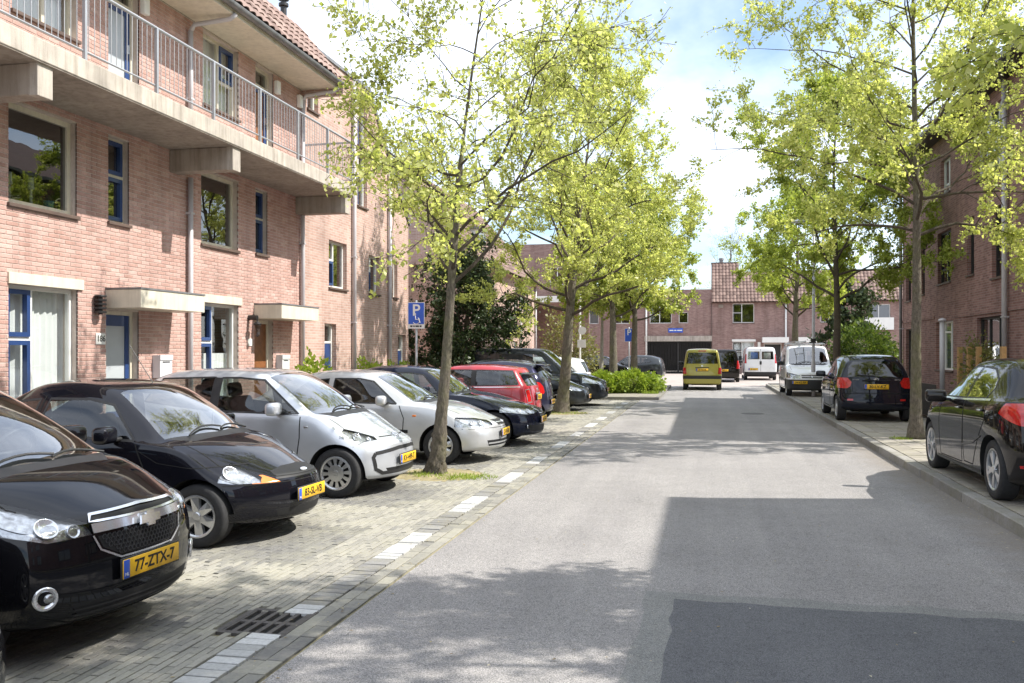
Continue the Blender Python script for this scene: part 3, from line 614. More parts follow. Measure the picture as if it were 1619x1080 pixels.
# ornaments behind the first-floor window
for y in (10.28, 10.68):
    r = props(MB().lathe([(.05, 0), (.055, .015), (.02, .03), (.018, .1), (.03, .12), (.018, .14), (.018, .22), (.045, .24), (.045, .27), (.038, .27), (.038, .40), (0, .40)], 14, 'z', LA.P(y, -.24, 3.76)).build('candlestick', M_WHITE), 'white turned candlestick with candle, %s of two on the first-floor sill' % ('left' if y < 10.5 else 'right'), 'candlestick', 'candlesticks on the window sill')
def pot(y, label):
    r = empty('potted_plant', LA.P(y, -.26, 3.77), 0, label, 'plant'); MB().lathe([(0, 0), (.055, 0), (.075, .12), (.065, .12), (.06, .1), (0, .1)], 14).build('pot', M_PLANT0, r, world=False)
    mb = MB()
    for k in range(24):
        a, t = rng.uniform(0, 6.28), rng.uniform(.2, .9); d = Vector((math.cos(a) * t, math.sin(a) * t, 1)).normalized(); n = Vector((-d.y, d.x, 0)).normalized() * .012; l = rng.uniform(.06, .13)
        mb.add([Vector((0, 0, .1)), Vector((0, 0, .1)) + d * l * .6 + n, Vector((0, 0, .1)) + d * l, Vector((0, 0, .1)) + d * l * .6 - n], [(0, 1, 2, 3)])
    mb.build('leaves', M_LEAFG, r, world=False)
M_LEAFG = pm('house plant leaf', (.06, .16, .03), .5)
pot(10.04 + .06, 'small turquoise pot at the left end of the first-floor sill'); pot(11.05, 'turquoise potted plant at the right end of the first-floor sill')

# ================= taller brick block beyond it
LB = LA
bB = empty('brick_block', (-9, 22, 0), 0, 'tall pink brick block with sloping end wall beyond the gallery terrace', 'building')
holesB = [(20.18, 21.28, 3.30, 4.46), (22.80, 23.62, 3.32, 4.36), (24.74, 25.10, 3.32, 4.42), (18.98, 19.57, 7.36, 8.12), (22.0, 22.68, 7.2, 8.45), (19.93, 20.62, .1, 2.40), (25.14, 25.86, .1, 2.22), (22.0, 22.68, 5.6, 7.0)]
LB.wall('wall', M_BW_L, bB, 18.80, 22.75, 0, 8.82, [h for h in holesB if h[1] < 22.75]); LB.wall('wall', M_BW_L, bB, 22.75, 26.1, 0, 5.6, [h for h in holesB if h[0] > 22.7 and h[3] < 5])
mb = MB(); mb.prism([(22.75, 5.6), (26.1, 5.6), (25.0, 6.6), (22.75, 8.82)], 0, -9.28, -9.0); mb.build('sloping_gable', M_BW_L, bB)
mb = MB().prism([(22.72, 8.84), (25.02, 6.6), (26.15, 5.6), (26.22, 5.66), (25.1, 6.7), (22.78, 8.95)], 0, -9.35, -8.95); mb.build('verge_trim', M_ZINC, bB)
LB.part('coping', M_ZINC, bB, 18.8, 22.75, -.32, .04, 8.82, 8.90)
mb = MB(); LB.box(mb, 18.8, 19.08, -8, -.283, 0, 8.8); LB.box(mb, 25.8, 26.08, -8, -.283, 0, 5.6); LB.box(mb, 18.8, 26.1, -8.3, -8.02, 0, 5.6); mb.build('side_wall', M_BW_L, bB)
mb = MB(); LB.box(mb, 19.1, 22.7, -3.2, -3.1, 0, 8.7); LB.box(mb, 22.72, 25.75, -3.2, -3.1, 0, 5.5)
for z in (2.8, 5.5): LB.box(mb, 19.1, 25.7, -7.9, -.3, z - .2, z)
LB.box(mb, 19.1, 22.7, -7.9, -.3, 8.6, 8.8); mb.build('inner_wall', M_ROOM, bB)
for h in holesB[:3] + holesB[3:5] + holesB[7:]:
    w_ = h[1] - h[0]; LB.window(bB, *h, [(0, .42, 0, .6, M_BLUE), (0, .42, .6, 1), (.42, 1, 0, 1)] if w_ > .65 else [(0, 1, 0, 1)], M_WHITE, sill=M_SILL, glass=M_WGLASSD, curtain=(0, 1) if h[2] > 5 else None)
for h in holesB[5:7]: LB.door(bB, *h, M_BLUE, M_WHITE, None, top=.42)
for y in (21.62, 24.28): LB.pipe(bB, y, .05, 8.78 if y < 22 else 7.1, .05)
# recessed wing and the next terrace with a tiled roof
LC = Facade((-9, 0, 0), (0, 1, 0), (1, 0, 0)); LCr = Facade((-11.6, 0, 0), (0, 1, 0), (1, 0, 0))
bC = empty('recessed_wing', (-11.6, 30, 0), 0, 'recessed brick wing with an entrance canopy behind the dark yew', 'building')
LCr.wall('wall', M_BW_L, bC, 26.1, 34.0, 0, 5.2, [(28.2, 29.2, .1, 2.3), (30.3, 31.6, 3.2, 4.4)]); LCr.door(bC, 28.2, 29.2, .1, 2.3, M_DARKF, M_WHITE, None); LCr.window(bC, 30.3, 31.6, 3.2, 4.4, [(0, .5, 0, 1), (.5, 1, 0, 1)], M_WHITE, sill=M_SILL, glass=M_WGLASSD); LCr.part('canopy', M_CREAM, bC, 27.6, 29.8, .003, 1.4, 2.36, 2.6, .006)
mb = MB(); LCr.box(mb, 26.1, 34, -6, -.3, 5.0, 5.25); mb.build('flat_roof', M_ZINC, bC)
bD = empty('tiled_terrace', (-9, 40, 0), 0, 'pink brick terrace with narrow windows under a steep tiled roof', 'building')
hC = [(40.15, 40.95, 3.14, 4.32), (41.45, 42.5, 3.14, 4.32), (43.7, 44.7, 3.16, 4.34), (45.3, 46.05, 3.16, 4.34), (36.2, 37.4, 3.14, 4.32), (41.6, 42.4, .1, 2.2), (38.2, 39.4, 5.75, 6.6)]
LC.wall('wall', M_BW_L, bD, 34.0, 47.0, 0, 5.3, hC[:6])
for h in hC[:5]: LC.window(bD, *h, [(0, .45, 0, 1), (.45, 1, 0, 1)], M_WHITE, sill=M_SILL, glass=M_WGLASSD)
LC.door(bD, *hC[5], M_BLUE, M_WHITE, None)
for y in (42.75, 46.7): LC.pipe(bD, y, .05, 5.4, .06)
shell(LC, bD, 34.0, 47.0, 8, 5.2, (2.8, 5.2), M_BW_L)
rs = math.radians(48); ry = 4.0 * math.tan(rs)
mb = MB(); mb.prism([(-8.7, 5.2), (-12.7, 5.2 + ry), (-17.3, 5.2), ], 1, 33.9, 47.1); rD = mb.build('roof', M_BW_L, bD)
upv = Vector((-math.cos(rs), 0, math.sin(rs))); tiled(rD, Vector((-8.62, 33.9, 5.24)), (0, 1, 0), upv, 55, 17, M_TILEF, single=False)
dm = empty('dormer_window', (-10.2, 38.8, 0), 0, None, None, None, bD); dm.location = Vector((-9.9, 38.8, 6.0)) - bD.location
MB().box(-.8, .0, -.8, .8, .0, 1.15).build('dormer_cheek', M_WHITE, dm, world=False); MB().box(.005, .02, -.7, -.04, .15, 1.0).box(.005, .02, .04, .7, .15, 1.0).build('pane', M_WGLASSD, dm, world=False); MB().box(-.9, .12, -.9, .9, 1.15, 1.25).build('dormer_roof', M_ZINC, dm, world=False)
# bridging block over the passage
FD = Facade((0, 56, 0), (1, 0, 0), (0, -1, 0))
bE = empty('passage_block', (-10, 56, 0), 0, 'brick block on a white beam bridging the dark passage at the street end', 'building')
FD.wall('wall', M_BW_F, bE, -14.0, -8.3, 4.85, 8.6, [(-9.8, -8.8, 5.95, 7.1)]); FD.window(bE, -9.8, -8.8, 5.95, 7.1, [(0, .5, 0, 1), (.5, 1, 0, 1)], M_WHITE, sill=M_SILL, glass=M_WGLASSD); FD.part('beam', M_WHITE, bE, -14, -8.3, -.3, .12, 4.86, 5.25)
mb = MB(); FD.box(mb, -14, -8.35, -9, -.3, 4.9, 5.1); FD.box(mb, -14, -13.7, -9, -.3, 0, 8.5); FD.box(mb, -14, -8.4, -9, -8.8, 0, 8.5); FD.box(mb, -14, -8.4, -9, -.3, 8.4, 8.6); mb.build('passage_wall', M_BW_F, bE); FD.part('column', M_CONC, bE, -8.75, -8.35, -.4, -.02, 0, 4.88)
# ================= far row closing the street
FF = Facade((0, 70, 0), (1, 0, 0), (0, -1, 0))
bF = empty('garage_building', (-6, 70, 0), 0, 'purple-brown brick building above a wide black barred garage gate', 'building')
hF = [(-9.05, -8.3, 3.88, 5.0), (-7.05, -5.85, 3.88, 5.0), (-4.3, -2.6, 3.88, 5.25), (-2.06, -1.34, 3.89, 4.75), (-4.5, .40, 0, 2.52)]
FF.wall('wall', M_BW_F, bF, -13.6, .43, 0, 6.5, hF)
for h in hF[:4]: FF.window(bF, *h, [(0, .45, 0, .5), (0, .45, .5, 1), (.45, 1, 0, 1)] if h[1] - h[0] > .9 else [(0, 1, 0, 1)], M_WHITE, glass=M_WGLASSD, curtain=(0, .9) if h[0] < -8 else None)
FF.part('lintel', M_CONCL, bF, -4.7, .55, .003, .16, 2.48, 2.90); FF.pipe(bF, -4.55, .05, 6.3, .07, .1, M_WHITE)
gate = empty('garage_gate', (-2, 70, 0), 0, 'black vertical-bar gate closing the garage opening at the street end', 'gate')
gb = MB().box(-.025, .025, -.015, .015, .05, 2.42).mesh('gate_bar', M_DARKF)
for k in range(41): link('gate_bar', gb, gate, (-2.42 + k * .119, .12, 0))
for z in (.08, 2.36): MB().box(-2.5, 2.4, .14, .18, z, z + .07).build('gate_rail', M_DARKF, gate, world=False)
for x in (-.1, 2.36): MB().box(x - .04, x + .04, .10, .2, .02, 2.45).build('gate_post', M_DARKF, gate, world=False)
mb = MB(); FF.box(mb, -4.6, .5, -8, -7.9, 0, 2.6); FF.box(mb, -4.6, -4.5, -7.9, -.3, 0, 2.6); FF.box(mb, .42, .52, -7.9, -.3, 0, 2.6); FF.box(mb, -4.6, .5, -7.9, -.3, 2.6, 2.7); FF.box(mb, -13.5, .4, -3.3, -3.2, 2.7, 6.3); FF.box(mb, -13.5, .4, -8, -.3, 6.3, 6.45); mb.build('inner_wall', M_ROOM, bF)
ss = FF.part('street_name_sign', M_PBLU, None, -2.86, -1.74, .01, .035, 3.16, 3.50, .008); props(ss, 'blue street name plate on the brick above the garage gate', 'sign')
mb = MB(); x = -2.76
for wd in (.30, .16, .38): FF.box(mb, x, x + wd, .037, .042, 3.29, 3.37); x += wd + .06
mb.build('lettering', M_WHITE, ss)
bG = empty('tiled_house', (7, 70, 0), 0, 'purple-brown brick house row with a tall tiled roof at the street end', 'building')
hG = [(2.0, 3.6, 3.88, 5.36), (2.0, 3.6, .55, 2.44), (4.3, 5.6, .1, 2.3), (8.4, 9.6, 3.88, 5.2), (11.7, 13.3, 3.6, 5.2), (6.5, 7.4, .1, 2.3)]
FG = Facade((0, 69.8, 0), (1, 0, 0), (0, -1, 0))
FG.wall('wall', M_BW_F, bG, .47, 17.0, 0, 5.5, hG)
FG.window(bG, *hG[0], [(0, .42, 0, .52, M_DARKF), (0, .42, .52, 1, M_DARKF), (.42, 1, 0, 1)], M_WHITE, sill=M_SILL, glass=M_WGLASSD); FG.window(bG, *hG[1], [(0, .42, 0, .62, M_DARKF), (0, .42, .62, 1, M_DARKF), (.42, 1, 0, 1)], M_WHITE, sill=M_SILL, curtain=(.3, 1))
for h in hG[3:5]: FG.window(bG, *h, [(0, .5, 0, 1), (.5, 1, 0, 1)], M_WHITE, sill=M_SILL, glass=M_WGLASSD)
FG.part('balcony_panel', M_WHITE, bG, 11.5, 13.5, .02, .25, 3.3, 4.2)
for h in (hG[2], hG[5]): FG.door(bG, *h, M_DARKF, M_WHITE, None)
FG.part('canopy', M_WHITE, bG, 4.15, 6.05, .003, .9, 2.36, 2.76); FG.part('canopy', M_WHITE, bG, 6.35, 8.05, .003, .9, 2.36, 2.76); FG.part('lintel_board', M_WHITE, bG, 1.95, 3.7, .003, .05, 2.45, 2.62)
FG.pipe(bG, 5.9, .05, 5.4, .07, .1, M_WHITE); FG.part('wall_lamp', M_WHITE, bG, 3.85, 4.05, .003, .15, 2.05, 2.4); FG.part('extractor_grille', M_CONC, bG, .95, 1.3, .003, .05, 5.05, 5.3)
shell(FG, bG, .47, 17.0, 8, 5.4, (2.8, 5.4), M_BW_F)
rs = math.radians(50); upv = Vector((0, math.cos(rs), math.sin(rs)))
mb = MB(); t1 = 3.2 / math.tan(rs); t2 = 2.4 / math.tan(rs)
mb.prism([(69.4, 5.42), (69.4 + t1 + .05, 8.66), (69.4 + t1 + 4, 5.42)], 0, .43, 2.5); mb.prism([(69.4, 5.42), (69.4 + t2 + .05, 7.86), (69.4 + t2 + 4, 5.42)], 0, 2.5, 17.1); rG = mb.build('roof', M_TILEF, bG)
tiled(rG, Vector((.43, 69.36, 5.46)), (1, 0, 0), upv, 8, 12, M_TILEF, single=False, tw=.26, tl=.35); tiled(rG, Vector((2.5, 69.36, 5.46)), (1, 0, 0), upv, 56, 9, M_TILEF, single=False, tw=.26, tl=.35)
MB().box(.4, 2.4, 69.4 + t1 - .1, 69.4 + t1 + .2, 8.62, 8.74).build('ridge_capping', M_SILL, rG); MB().lathe([(.16, 0), (.16, .55), (.22, .57), (.2, .7), (.05, .75)], 10, 'z', (1.2, 69.4 + t1 + .3, 8.4)).build('flue', M_ZINC, rG)
# ================= right-hand block, in shade
RF = Facade((7, 0, 0), (0, 1, 0), (-1, 0, 0))
bR = empty('shaded_terrace', (7, 26, 0), 0, 'shaded red-brown brick terrace with dark windows along the right side', 'building')
hR = [(23.15, 24.25, 3.55, 5.30), (25.75, 26.4, 3.80, 5.36), (28.05, 29.55, 3.78, 5.34), (31.2, 31.85, 3.6, 5.3), (33.2, 34.0, 3.5, 5.4), (27.8, 29.75, 1.16, 2.62), (23.15, 25.5, .3, 2.60), (33.2, 34.0, .2, 2.5), (23.15, 25.6, 6.2, 7.85), (28.1, 29.2, 6.45, 7.5), (19.6, 21.4, 3.6, 5.3), (19.6, 21.4, .9, 2.6), (19.6, 21.4, 6.2, 7.8)]
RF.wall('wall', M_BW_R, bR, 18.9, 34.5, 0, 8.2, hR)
for h in hR:
    wd = h[1] - h[0]; white = h[2] > 6 or h[2] == 1.16
    li = [(0, .35, 0, 1), (.35, .7, 0, 1), (.7, 1, 0, 1)] if wd > 2 else [(0, .5, 0, 1), (.5, 1, 0, .25), (.5, 1, .25, 1)] if wd > .8 else [(0, 1, 0, 1)]
    if h[2] == 1.16: li = [(0, .3, 0, 1), (.3, .7, 0, .8), (.3, .7, .8, 1), (.7, 1, 0, 1)]
    RF.window(bR, *h, li, M_WHITE if white else M_DARKF, sill=M_SILL, glass=M_WGLASSD, curtain=(0, 1) if h[2] in (1.16, 6.2) else (.35, 1) if h[2] == .3 else None, cur_m=M_BLIND)
RF.part('string_course', M_BW_R, bR, 18.9, 27.6, .003, .035, 2.68, 2.76); RF.part('string_course', M_BW_R, bR, 29.9, 34.5, .003, .035, 2.74, 2.82)
RF.pipe(bR, 23.0, .12, 8.15, .06, .09); RF.pipe(bR, 34.42, .12, 8.15, .055, .09, M_ZINC)
shell(RF, bR, 18.9, 34.5, 8, 8.1, (2.75, 5.5, 8.1), M_BW_R)
RF.part('eaves_board', M_DARKF, bR, 19.0, 34.8, -.2, .50, 8.2, 8.34); RF.part('gutter', M_ZINC, bR, 19.0, 34.8, .47, .60, 8.26, 8.38)
hp = MB(); hp.add([(6.55, 19.3, 8.36), (6.55, 34.7, 8.36), (11, 34.7, 10.8), (11, 22.5, 10.8), (15.4, 34.7, 8.36), (15.4, 19.3, 8.36)], [(0, 1, 2, 3), (3, 2, 4, 5), (0, 3, 5), (1, 4, 2), (0, 5, 4, 1)]); hp.fix = True; hp.build('roof', M_TILEF, bR)
# neighbouring block on the near right whose shadow lies on the road
RN = Facade((7, 0, 0), (0, 1, 0), (-1, 0, 0))
bN = empty('neighbour_terrace', (7, 2, 0), 0, 'red-brown brick terrace nearest the camera on the right, shading the road', 'building')
hN = [(a, a + 1.4, z, z + 1.5) for a in (-4.5, -1.5, 3.0, 6.0, 9.0) for z in (.9, 3.6, 6.2)]
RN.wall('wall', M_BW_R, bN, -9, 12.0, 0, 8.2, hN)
for h in hN: RN.window(bN, *h, [(0, .5, 0, 1), (.5, 1, 0, 1)], M_WHITE if h[2] > 6 else M_DARKF, sill=M_SILL, glass=M_WGLASSD, curtain=(0, .9))
shell(RN, bN, -9, 12.0, 8, 8.1, (2.75, 5.5, 8.1), M_BW_R); RN.part('eaves_board', M_DARKF, bN, -9.2, 12.0, -.2, .30, 8.2, 8.34)
hp = MB(); hp.add([(6.7, -9, 8.36), (6.7, 12.0, 8.36), (11, 12.0, 10.4), (11, -9, 10.4), (15.4, 12.0, 8.36), (15.4, -9, 8.36)], [(0, 1, 2, 3), (3, 2, 4, 5), (0, 3, 5), (1, 4, 2), (0, 5, 4, 1)]); hp.fix = True; hp.build('roof', M_TILEF, bN)
# ---------------------------------------------------------------- trees and planting
def leafmat(name, stops, tr=.5, trcol=1.5):
    m, n, b, o = newmat(name); n.nodes.remove(b); at = node(n, 'Attribute', attribute_name='rnd'); cc = ramp(n, at.outputs['Fac'], stops)
    df = node(n, 'BsdfDiffuse'); tl = node(n, 'BsdfTranslucent'); gl = node(n, 'BsdfGlossy'); gl.inputs['Roughness'].default_value = .45; mx = node(n, 'MixShader'); mx.inputs[0].default_value = tr; m2 = node(n, 'MixShader'); m2.inputs[0].default_value = .035
    n.links.new(cc, df.inputs[0]); n.links.new(mixrgb(n, 1, cc, (trcol, trcol * .98, trcol * .66), 'MULTIPLY'), tl.inputs[0]); n.links.new(df.outputs[0], mx.inputs[1]); n.links.new(tl.outputs[0], mx.inputs[2])
    n.links.new(mx.outputs[0], m2.inputs[1]); n.links.new(gl.outputs[0], m2.inputs[2]); n.links.new(m2.outputs[0], o.inputs[0]); return m
M_LEAF = leafmat('young yellow-green leaf', [(0, (.19, .24, .045)), (.4, (.39, .43, .13)), (.75, (.51, .54, .20)), (1, (.62, .61, .31))], .56, 1.62)
M_LEAF2 = leafmat('fresh green leaf', [(0, (.17, .23, .03)), (.5, (.31, .37, .065)), (1, (.46, .50, .14))], .5, 1.5)
M_YEW = leafmat('dark yew needles', [(0, (.016, .03, .012)), (.5, (.04, .065, .022)), (1, (.09, .125, .04))], .15, 1.2)
M_HEDGE = leafmat('light green hedge leaf', [(0, (.13, .20, .02)), (.5, (.24, .33, .04)), (1, (.36, .43, .07))], .35, 1.3)
M_BUSH = leafmat('deep green bush leaf', [(0, (.03, .06, .012)), (.5, (.08, .13, .022)), (1, (.22, .28, .05))], .3, 1.2)
M_DULL = leafmat('olive spring shrub leaf', [(0, (.10, .11, .03)), (.5, (.18, .18, .055)), (1, (.28, .26, .09))], .35, 1.2)
def bark(name, c0, c1, moss=(.16, .17, .05), ms=.5):
    m, n, b, o = newmat(name); ge = node(n, 'NewGeometry'); mp = node(n, 'Mapping'); mp.inputs['Scale'].default_value = (1, 1, .35); n.links.new(ge.outputs['Position'], mp.inputs['Vector'])
    nz = node(n, 'TexNoise', i_Scale=34, i_Detail=9, i_Roughness=.78); n.links.new(mp.outputs[0], nz.inputs['Vector']); cc = ramp(n, nz.outputs['Fac'], [(.3, c0), (.68, c1)])
    n2 = node(n, 'TexNoise', i_Scale=2.2, i_Detail=7, i_Roughness=.7); n.links.new(ge.outputs['Position'], n2.inputs['Vector']); cc = mixrgb(n, ramp(n, n2.outputs['Fac'], [(.46, (0, 0, 0)), (.7, (ms,) * 3)]), cc, moss)
    n.links.new(cc, b.inputs['Base Color']); b.inputs['Roughness'].default_value = .95; bump(n, b, nz.outputs['Fac'], 1.0, .05); return m
M_BARK = bark('grey-brown bark', (.04, .033, .025), (.27, .23, .175)); M_TWIG = bark('dark backlit twig bark', (.045, .034, .025), (.13, .10, .07), ms=.2)  # branches coloured darker than trunks to stand in for backlight against the sky
M_BARKW = bark('pale bark', (.25, .22, .18), (.50, .47, .42), ms=.15)
def leaf_cloud(name, P, size, m, parent, seed, droop=.3, asp=.72, off=None):
    r = np.random.default_rng(seed); n = len(P); P = np.asarray(P, float)
    d = r.normal(size=(n, 3)); d[:, 2] -= droop; d /= np.linalg.norm(d, axis=1)[:, None]
    t = r.normal(size=(n, 3)); s = np.cross(d, t); s /= np.linalg.norm(s, axis=1)[:, None]; nn = np.cross(d, s)
    L = size * np.clip(r.lognormal(-.05, .38, n), .35, 2.0)[:, None]; Wd = L * asp * .5
    V = np.stack([P, P + d * L * .5 + s * Wd + nn * L * .10, P + d * L, P + d * L * .5 - s * Wd + nn * L * .10], 1).reshape(-1, 3)
    if off is not None: V -= np.asarray(off)
    b = np.arange(n) * 4; F = np.stack([b, b + 1, b + 2, b + 3], 1)
    me = bpy.data.meshes.new(name); me.vertices.add(len(V)); me.vertices.foreach_set('co', V.ravel()); me.loops.add(n * 4); me.loops.foreach_set('vertex_index', F.ravel()); me.polygons.add(n); me.polygons.foreach_set('loop_start', b)
    me.update(); at = me.attributes.new('rnd', 'FLOAT', 'FACE'); at.data.foreach_set('value', np.clip(r.normal(.5, .23, n), 0, 1)); me.materials.append(m); me.validate()
    return link(name, me, parent)
def tree(name, base, H, r0, env, seed, nl, ls, label, leaf=None, barkm=None, lean=(0, 0), nlimb=20, crown0=2.6, wob=.12, burl=0, group=None, up=.55, fork=None, spread=1.0, bias=None, wl=.16, limb=1.0):
    """env: (z, radius) outline of the crown"""
    R = random.Random(seed); ef = pchip_(env); root = empty(name, base, 0, label, 'tree', group); trunk = MB(); twigs = MB(); LP = []
    # leader
    n = 26; pts = []; x = y = 0; ph = R.uniform(0, 6)
    for i in range(n + 1):
        z = H * i / n; t = z / H
        pts.append(Vector((lean[0] * z / 4.4 + wob * math.sin(t * 7 + ph) * t, lean[1] * t + wob * math.cos(t * 6 + ph * 2) * t, z)))
    rad = [r0 * ((1 - .95 * (i / n)) ** 1.15) * (1 + .55 * math.exp(-i * H / n / .22)) for i in range(n + 1)]
    if fork: rad = [r_ * (1 if H * i / n < fork else .62) for i, r_ in enumerate(rad)]
    sub = []; sr = []
    for i in range(n):
        q3 = 8 if i < 5 else 3
        for k in range(q3): sub.append(pts[i].lerp(pts[i + 1], k / q3)); sr.append(rad[i] + (rad[i + 1] - rad[i]) * k / q3)
    sub.append(pts[-1]); sr.append(rad[-1]); seg = 22; k0 = len(trunk.v); trunk.tube(sub, sr, seg)
    for i, p in enumerate(sub):     # knobbly bark
        for k in range(seg):
            v = Vector(trunk.v[k0 + i * seg + k]); q = v - p; a_ = 2 * math.pi * k / seg; g = 1 + R.gauss(0, .03) + .04 * math.sin(p.z * 3.1 + 3 * a_) + .25 * math.exp(-p.z / .12) * max(0, math.sin(5 * a_ + seed)) + burl * math.exp(-(p.z / .85) ** 3) * (.35 * max(0, math.sin(3 * a_ + p.z * 8)) * max(0, math.sin(p.z * 9 + 2 * a_ + 1)) + .22 * max(0, math.sin(7 * a_ + p.z * 17)) + R.gauss(0, .06))
            trunk.v[k0 + i * seg + k] = tuple(p + q * g)
    def at(z):
        f = min(max(z / H * n, 0), n - .001); i = int(f); return pts[i].lerp(pts[i + 1], f - i), rad[i] + (rad[i + 1] - rad[i]) * (f - i)
    def grow(p, d, L, r, ns, wb_, tr):
        out = [p]; d = d.normalized()
        for i in range(ns):
            d = (d + Vector((R.gauss(0, wb_), R.gauss(0, wb_), R.gauss(0, wb_) + tr))).normalized(); p = p + d * L / ns; out.append(p)
        return out, [max(.004, r * (1 - .85 * i / ns)) for i in range(ns + 1)]
    tips = []
    for k in range(nlimb):
        f = (k + R.uniform(.2, .8)) / nlimb; z = crown0 + (H * .95 - crown0) * f ** 1.25; p, r = at(z); az = k * 2.4 + R.uniform(-.5, .5)
        reach = max(.3, ef(z + .5)) * R.uniform(.72, 1.08) * spread
        if bias and z > bias[1]: reach = min(2.9, reach * max(.35, 1 + bias[0] * math.cos(az - bias[2])))
        el = up * R.uniform(.45, 1.2) + .25 * f
        d = Vector((math.cos(az) * math.cos(el), math.sin(az) * math.cos(el), math.sin(el))); l1, r1 = grow(p, d, reach / max(.55, math.cos(el)), limb * max(.009, min(r * .5, .048 * (1 - f * .6))), 9, wl, .02)
        twigs.tube(l1, r1, 7)
        for q in range(R.randint(7, 10)):
            g = R.uniform(.22, 1); i = min(8, int(g * 9)); p2 = l1[i].lerp(l1[i + 1], g * 9 - i) if i < 9 else l1[-1]; dd = (l1[min(9, i + 1)] - l1[max(0, i - 1)]).normalized()
            side = dd.cross(Vector((R.gauss(0, 1), R.gauss(0, 1), R.gauss(0, 1)))).normalized(); d2 = dd * R.uniform(.4, .9) + side * R.uniform(.6, 1.0) + Vector((0, 0, .12))
            L2 = reach * R.uniform(.25, .55) * (1.15 - .4 * g); l2, r2 = grow(p2, d2, L2, max(.005, r1[i] * .45), 6, .17, .02); twigs.tube(l2, r2, 5, cap=False)
            for w_ in range(R.randint(4, 6)):
                g2 = R.uniform(.2, 1); i2 = min(5, int(g2 * 6)); p3 = l2[i2].lerp(l2[i2 + 1], g2 * 6 - i2); dd2 = (l2[i2 + 1] - l2[i2]).normalized(); s2 = dd2.cross(Vector((R.gauss(0, 1), R.gauss(0, 1), R.gauss(0, 1)))).normalized()
                l3, r3 = grow(p3, dd2 * .6 + s2 * .8, R.uniform(.25, .6), .0045, 4, .2, .0); twigs.tube(l3, r3, 3, cap=False); tips.append(l3)
            tips.append(l2[2:])
    tot = sum(len(t) for t in tips); per = nl / tot
    for t in tips:
        for a, b in zip(t, t[1:]):
            m_ = int(per * 1.3 * (1.25 - .75 * max(0, (a.z - crown0) / (H - crown0))) + R.random())
            for _ in range(m_): c = a.lerp(b, R.random()); LP.append((c.x + R.gauss(0, .045), c.y + R.gauss(0, .045), c.z + R.gauss(0, .045)))
    tr = trunk.build('trunk', barkm or M_BARK, root, smooth=True, world=False); tw = twigs.build('branches', M_TWIG, root, world=False); tw['kind'] = 'stuff'
    cr = leaf_cloud('crown', LP, ls, leaf or M_LEAF, root, seed); cr['kind'] = 'stuff'
    return root
def pchip_(k):
    xs = [a for a, _ in k]; ys = [b for _, b in k]; return lambda x: float(np.interp(x, xs, ys))
G_T = 'street trees in young leaf'
tree('street_tree', (-3.7, 11.9, 0), 8.4, .088, [(2.0, 1.4), (3.0, 2.1), (4.6, 2.9), (6.3, 2.8), (7.6, 2.0), (8.4, .6)], 3, 31000, .050, 'nearest left street tree with a knobbly leaning trunk before two silver cars', lean=(.40, .05), burl=1.1, nlimb=26, crown0=2.6, fork=4.4, bias=(.45, 2.4, .2), wl=.19, group=G_T)
tree('street_tree', (-3.93, 24.44, 0), 10.6, .165, [(2.4, 3.2), (3.6, 4.3), (5.5, 3.9), (7.5, 2.8), (9.3, 1.5), (10.6, .3)], 11, 110000, .058, 'second left street tree, its leaning trunk rising between the dark hatchbacks', lean=(.40, 0), nlimb=36, crown0=2.7, fork=5.0, wl=.19, group=G_T)
tree('street_tree', (-3.75, 36.6, .09), 9.2, .19, [(2.6, 2.2), (4, 3.3), (6, 3.2), (8, 1.8), (9.2, .4)], 21, 62000, .08, 'thick-trunked tree standing in the hedge on the left island', nlimb=24, crown0=3.0, leaf=M_LEAF, group=G_T)
tree('street_tree', (-3.05, 38.6, .09), 8.6, .17, [(2.6, 2.2), (4, 3.3), (6, 3.0), (8, 1.4), (8.6, .4)], 22, 62000, .08, 'right-hand tree of those in the island hedge, near the garage gate', nlimb=24, crown0=2.9, leaf=M_LEAF2, group=G_T)
tree('street_tree', (-4.55, 39.3, .09), 7.2, .10, [(2.8, 1.0), (4, 1.8), (6, 1.6), (7.2, .3)], 23, 8000, .12, 'thin pale-barked tree left of the others in the island hedge', nlimb=18, crown0=3.0, barkm=M_BARKW, leaf=M_LEAF2, group=G_T)
tree('street_tree', (3.77, 17.5, .12), 11.2, .103, [(3.0, 1.6), (4.2, 2.8), (6, 3.2), (8, 3.0), (10, 2.0), (11.2, .4)], 31, 70000, .056, 'nearest right street tree with rough bark beside the black parked car', nlimb=34, crown0=3.7, wob=.07, group=G_T)
tree('street_tree', (3.8, 5.7, .12), 8.3, .085, [(3.0, 1.2), (4.2, 2.2), (5.5, 2.5), (7, 2.2), (8.3, .5)], 30, 110000, .05, 'street tree nearest the camera on the right, its leaves at the top corner', nlimb=30, crown0=3.4, wob=.07, group=G_T, limb=.45)
tree('street_tree', (3.95, 29.0, .12), 10.2, .135, [(2.8, 2.2), (4, 3.6), (6, 3.5), (8, 2.4), (10.2, .4)], 32, 90000, .068, 'second right street tree with a dark straight trunk behind the lamp post', leaf=M_LEAF2, barkm=M_TWIG, nlimb=28, crown0=3.1, group=G_T)
tree('street_tree', (4.0, 42.2, .12), 9.0, .19, [(2.8, 1.8), (4, 3.0), (6, 3.3), (8, 1.8), (9.0, .4)], 33, 45000, .09, 'far right street tree behind the white van with the roof rack', leaf=M_LEAF2, nlimb=24, crown0=3.0, group=G_T)
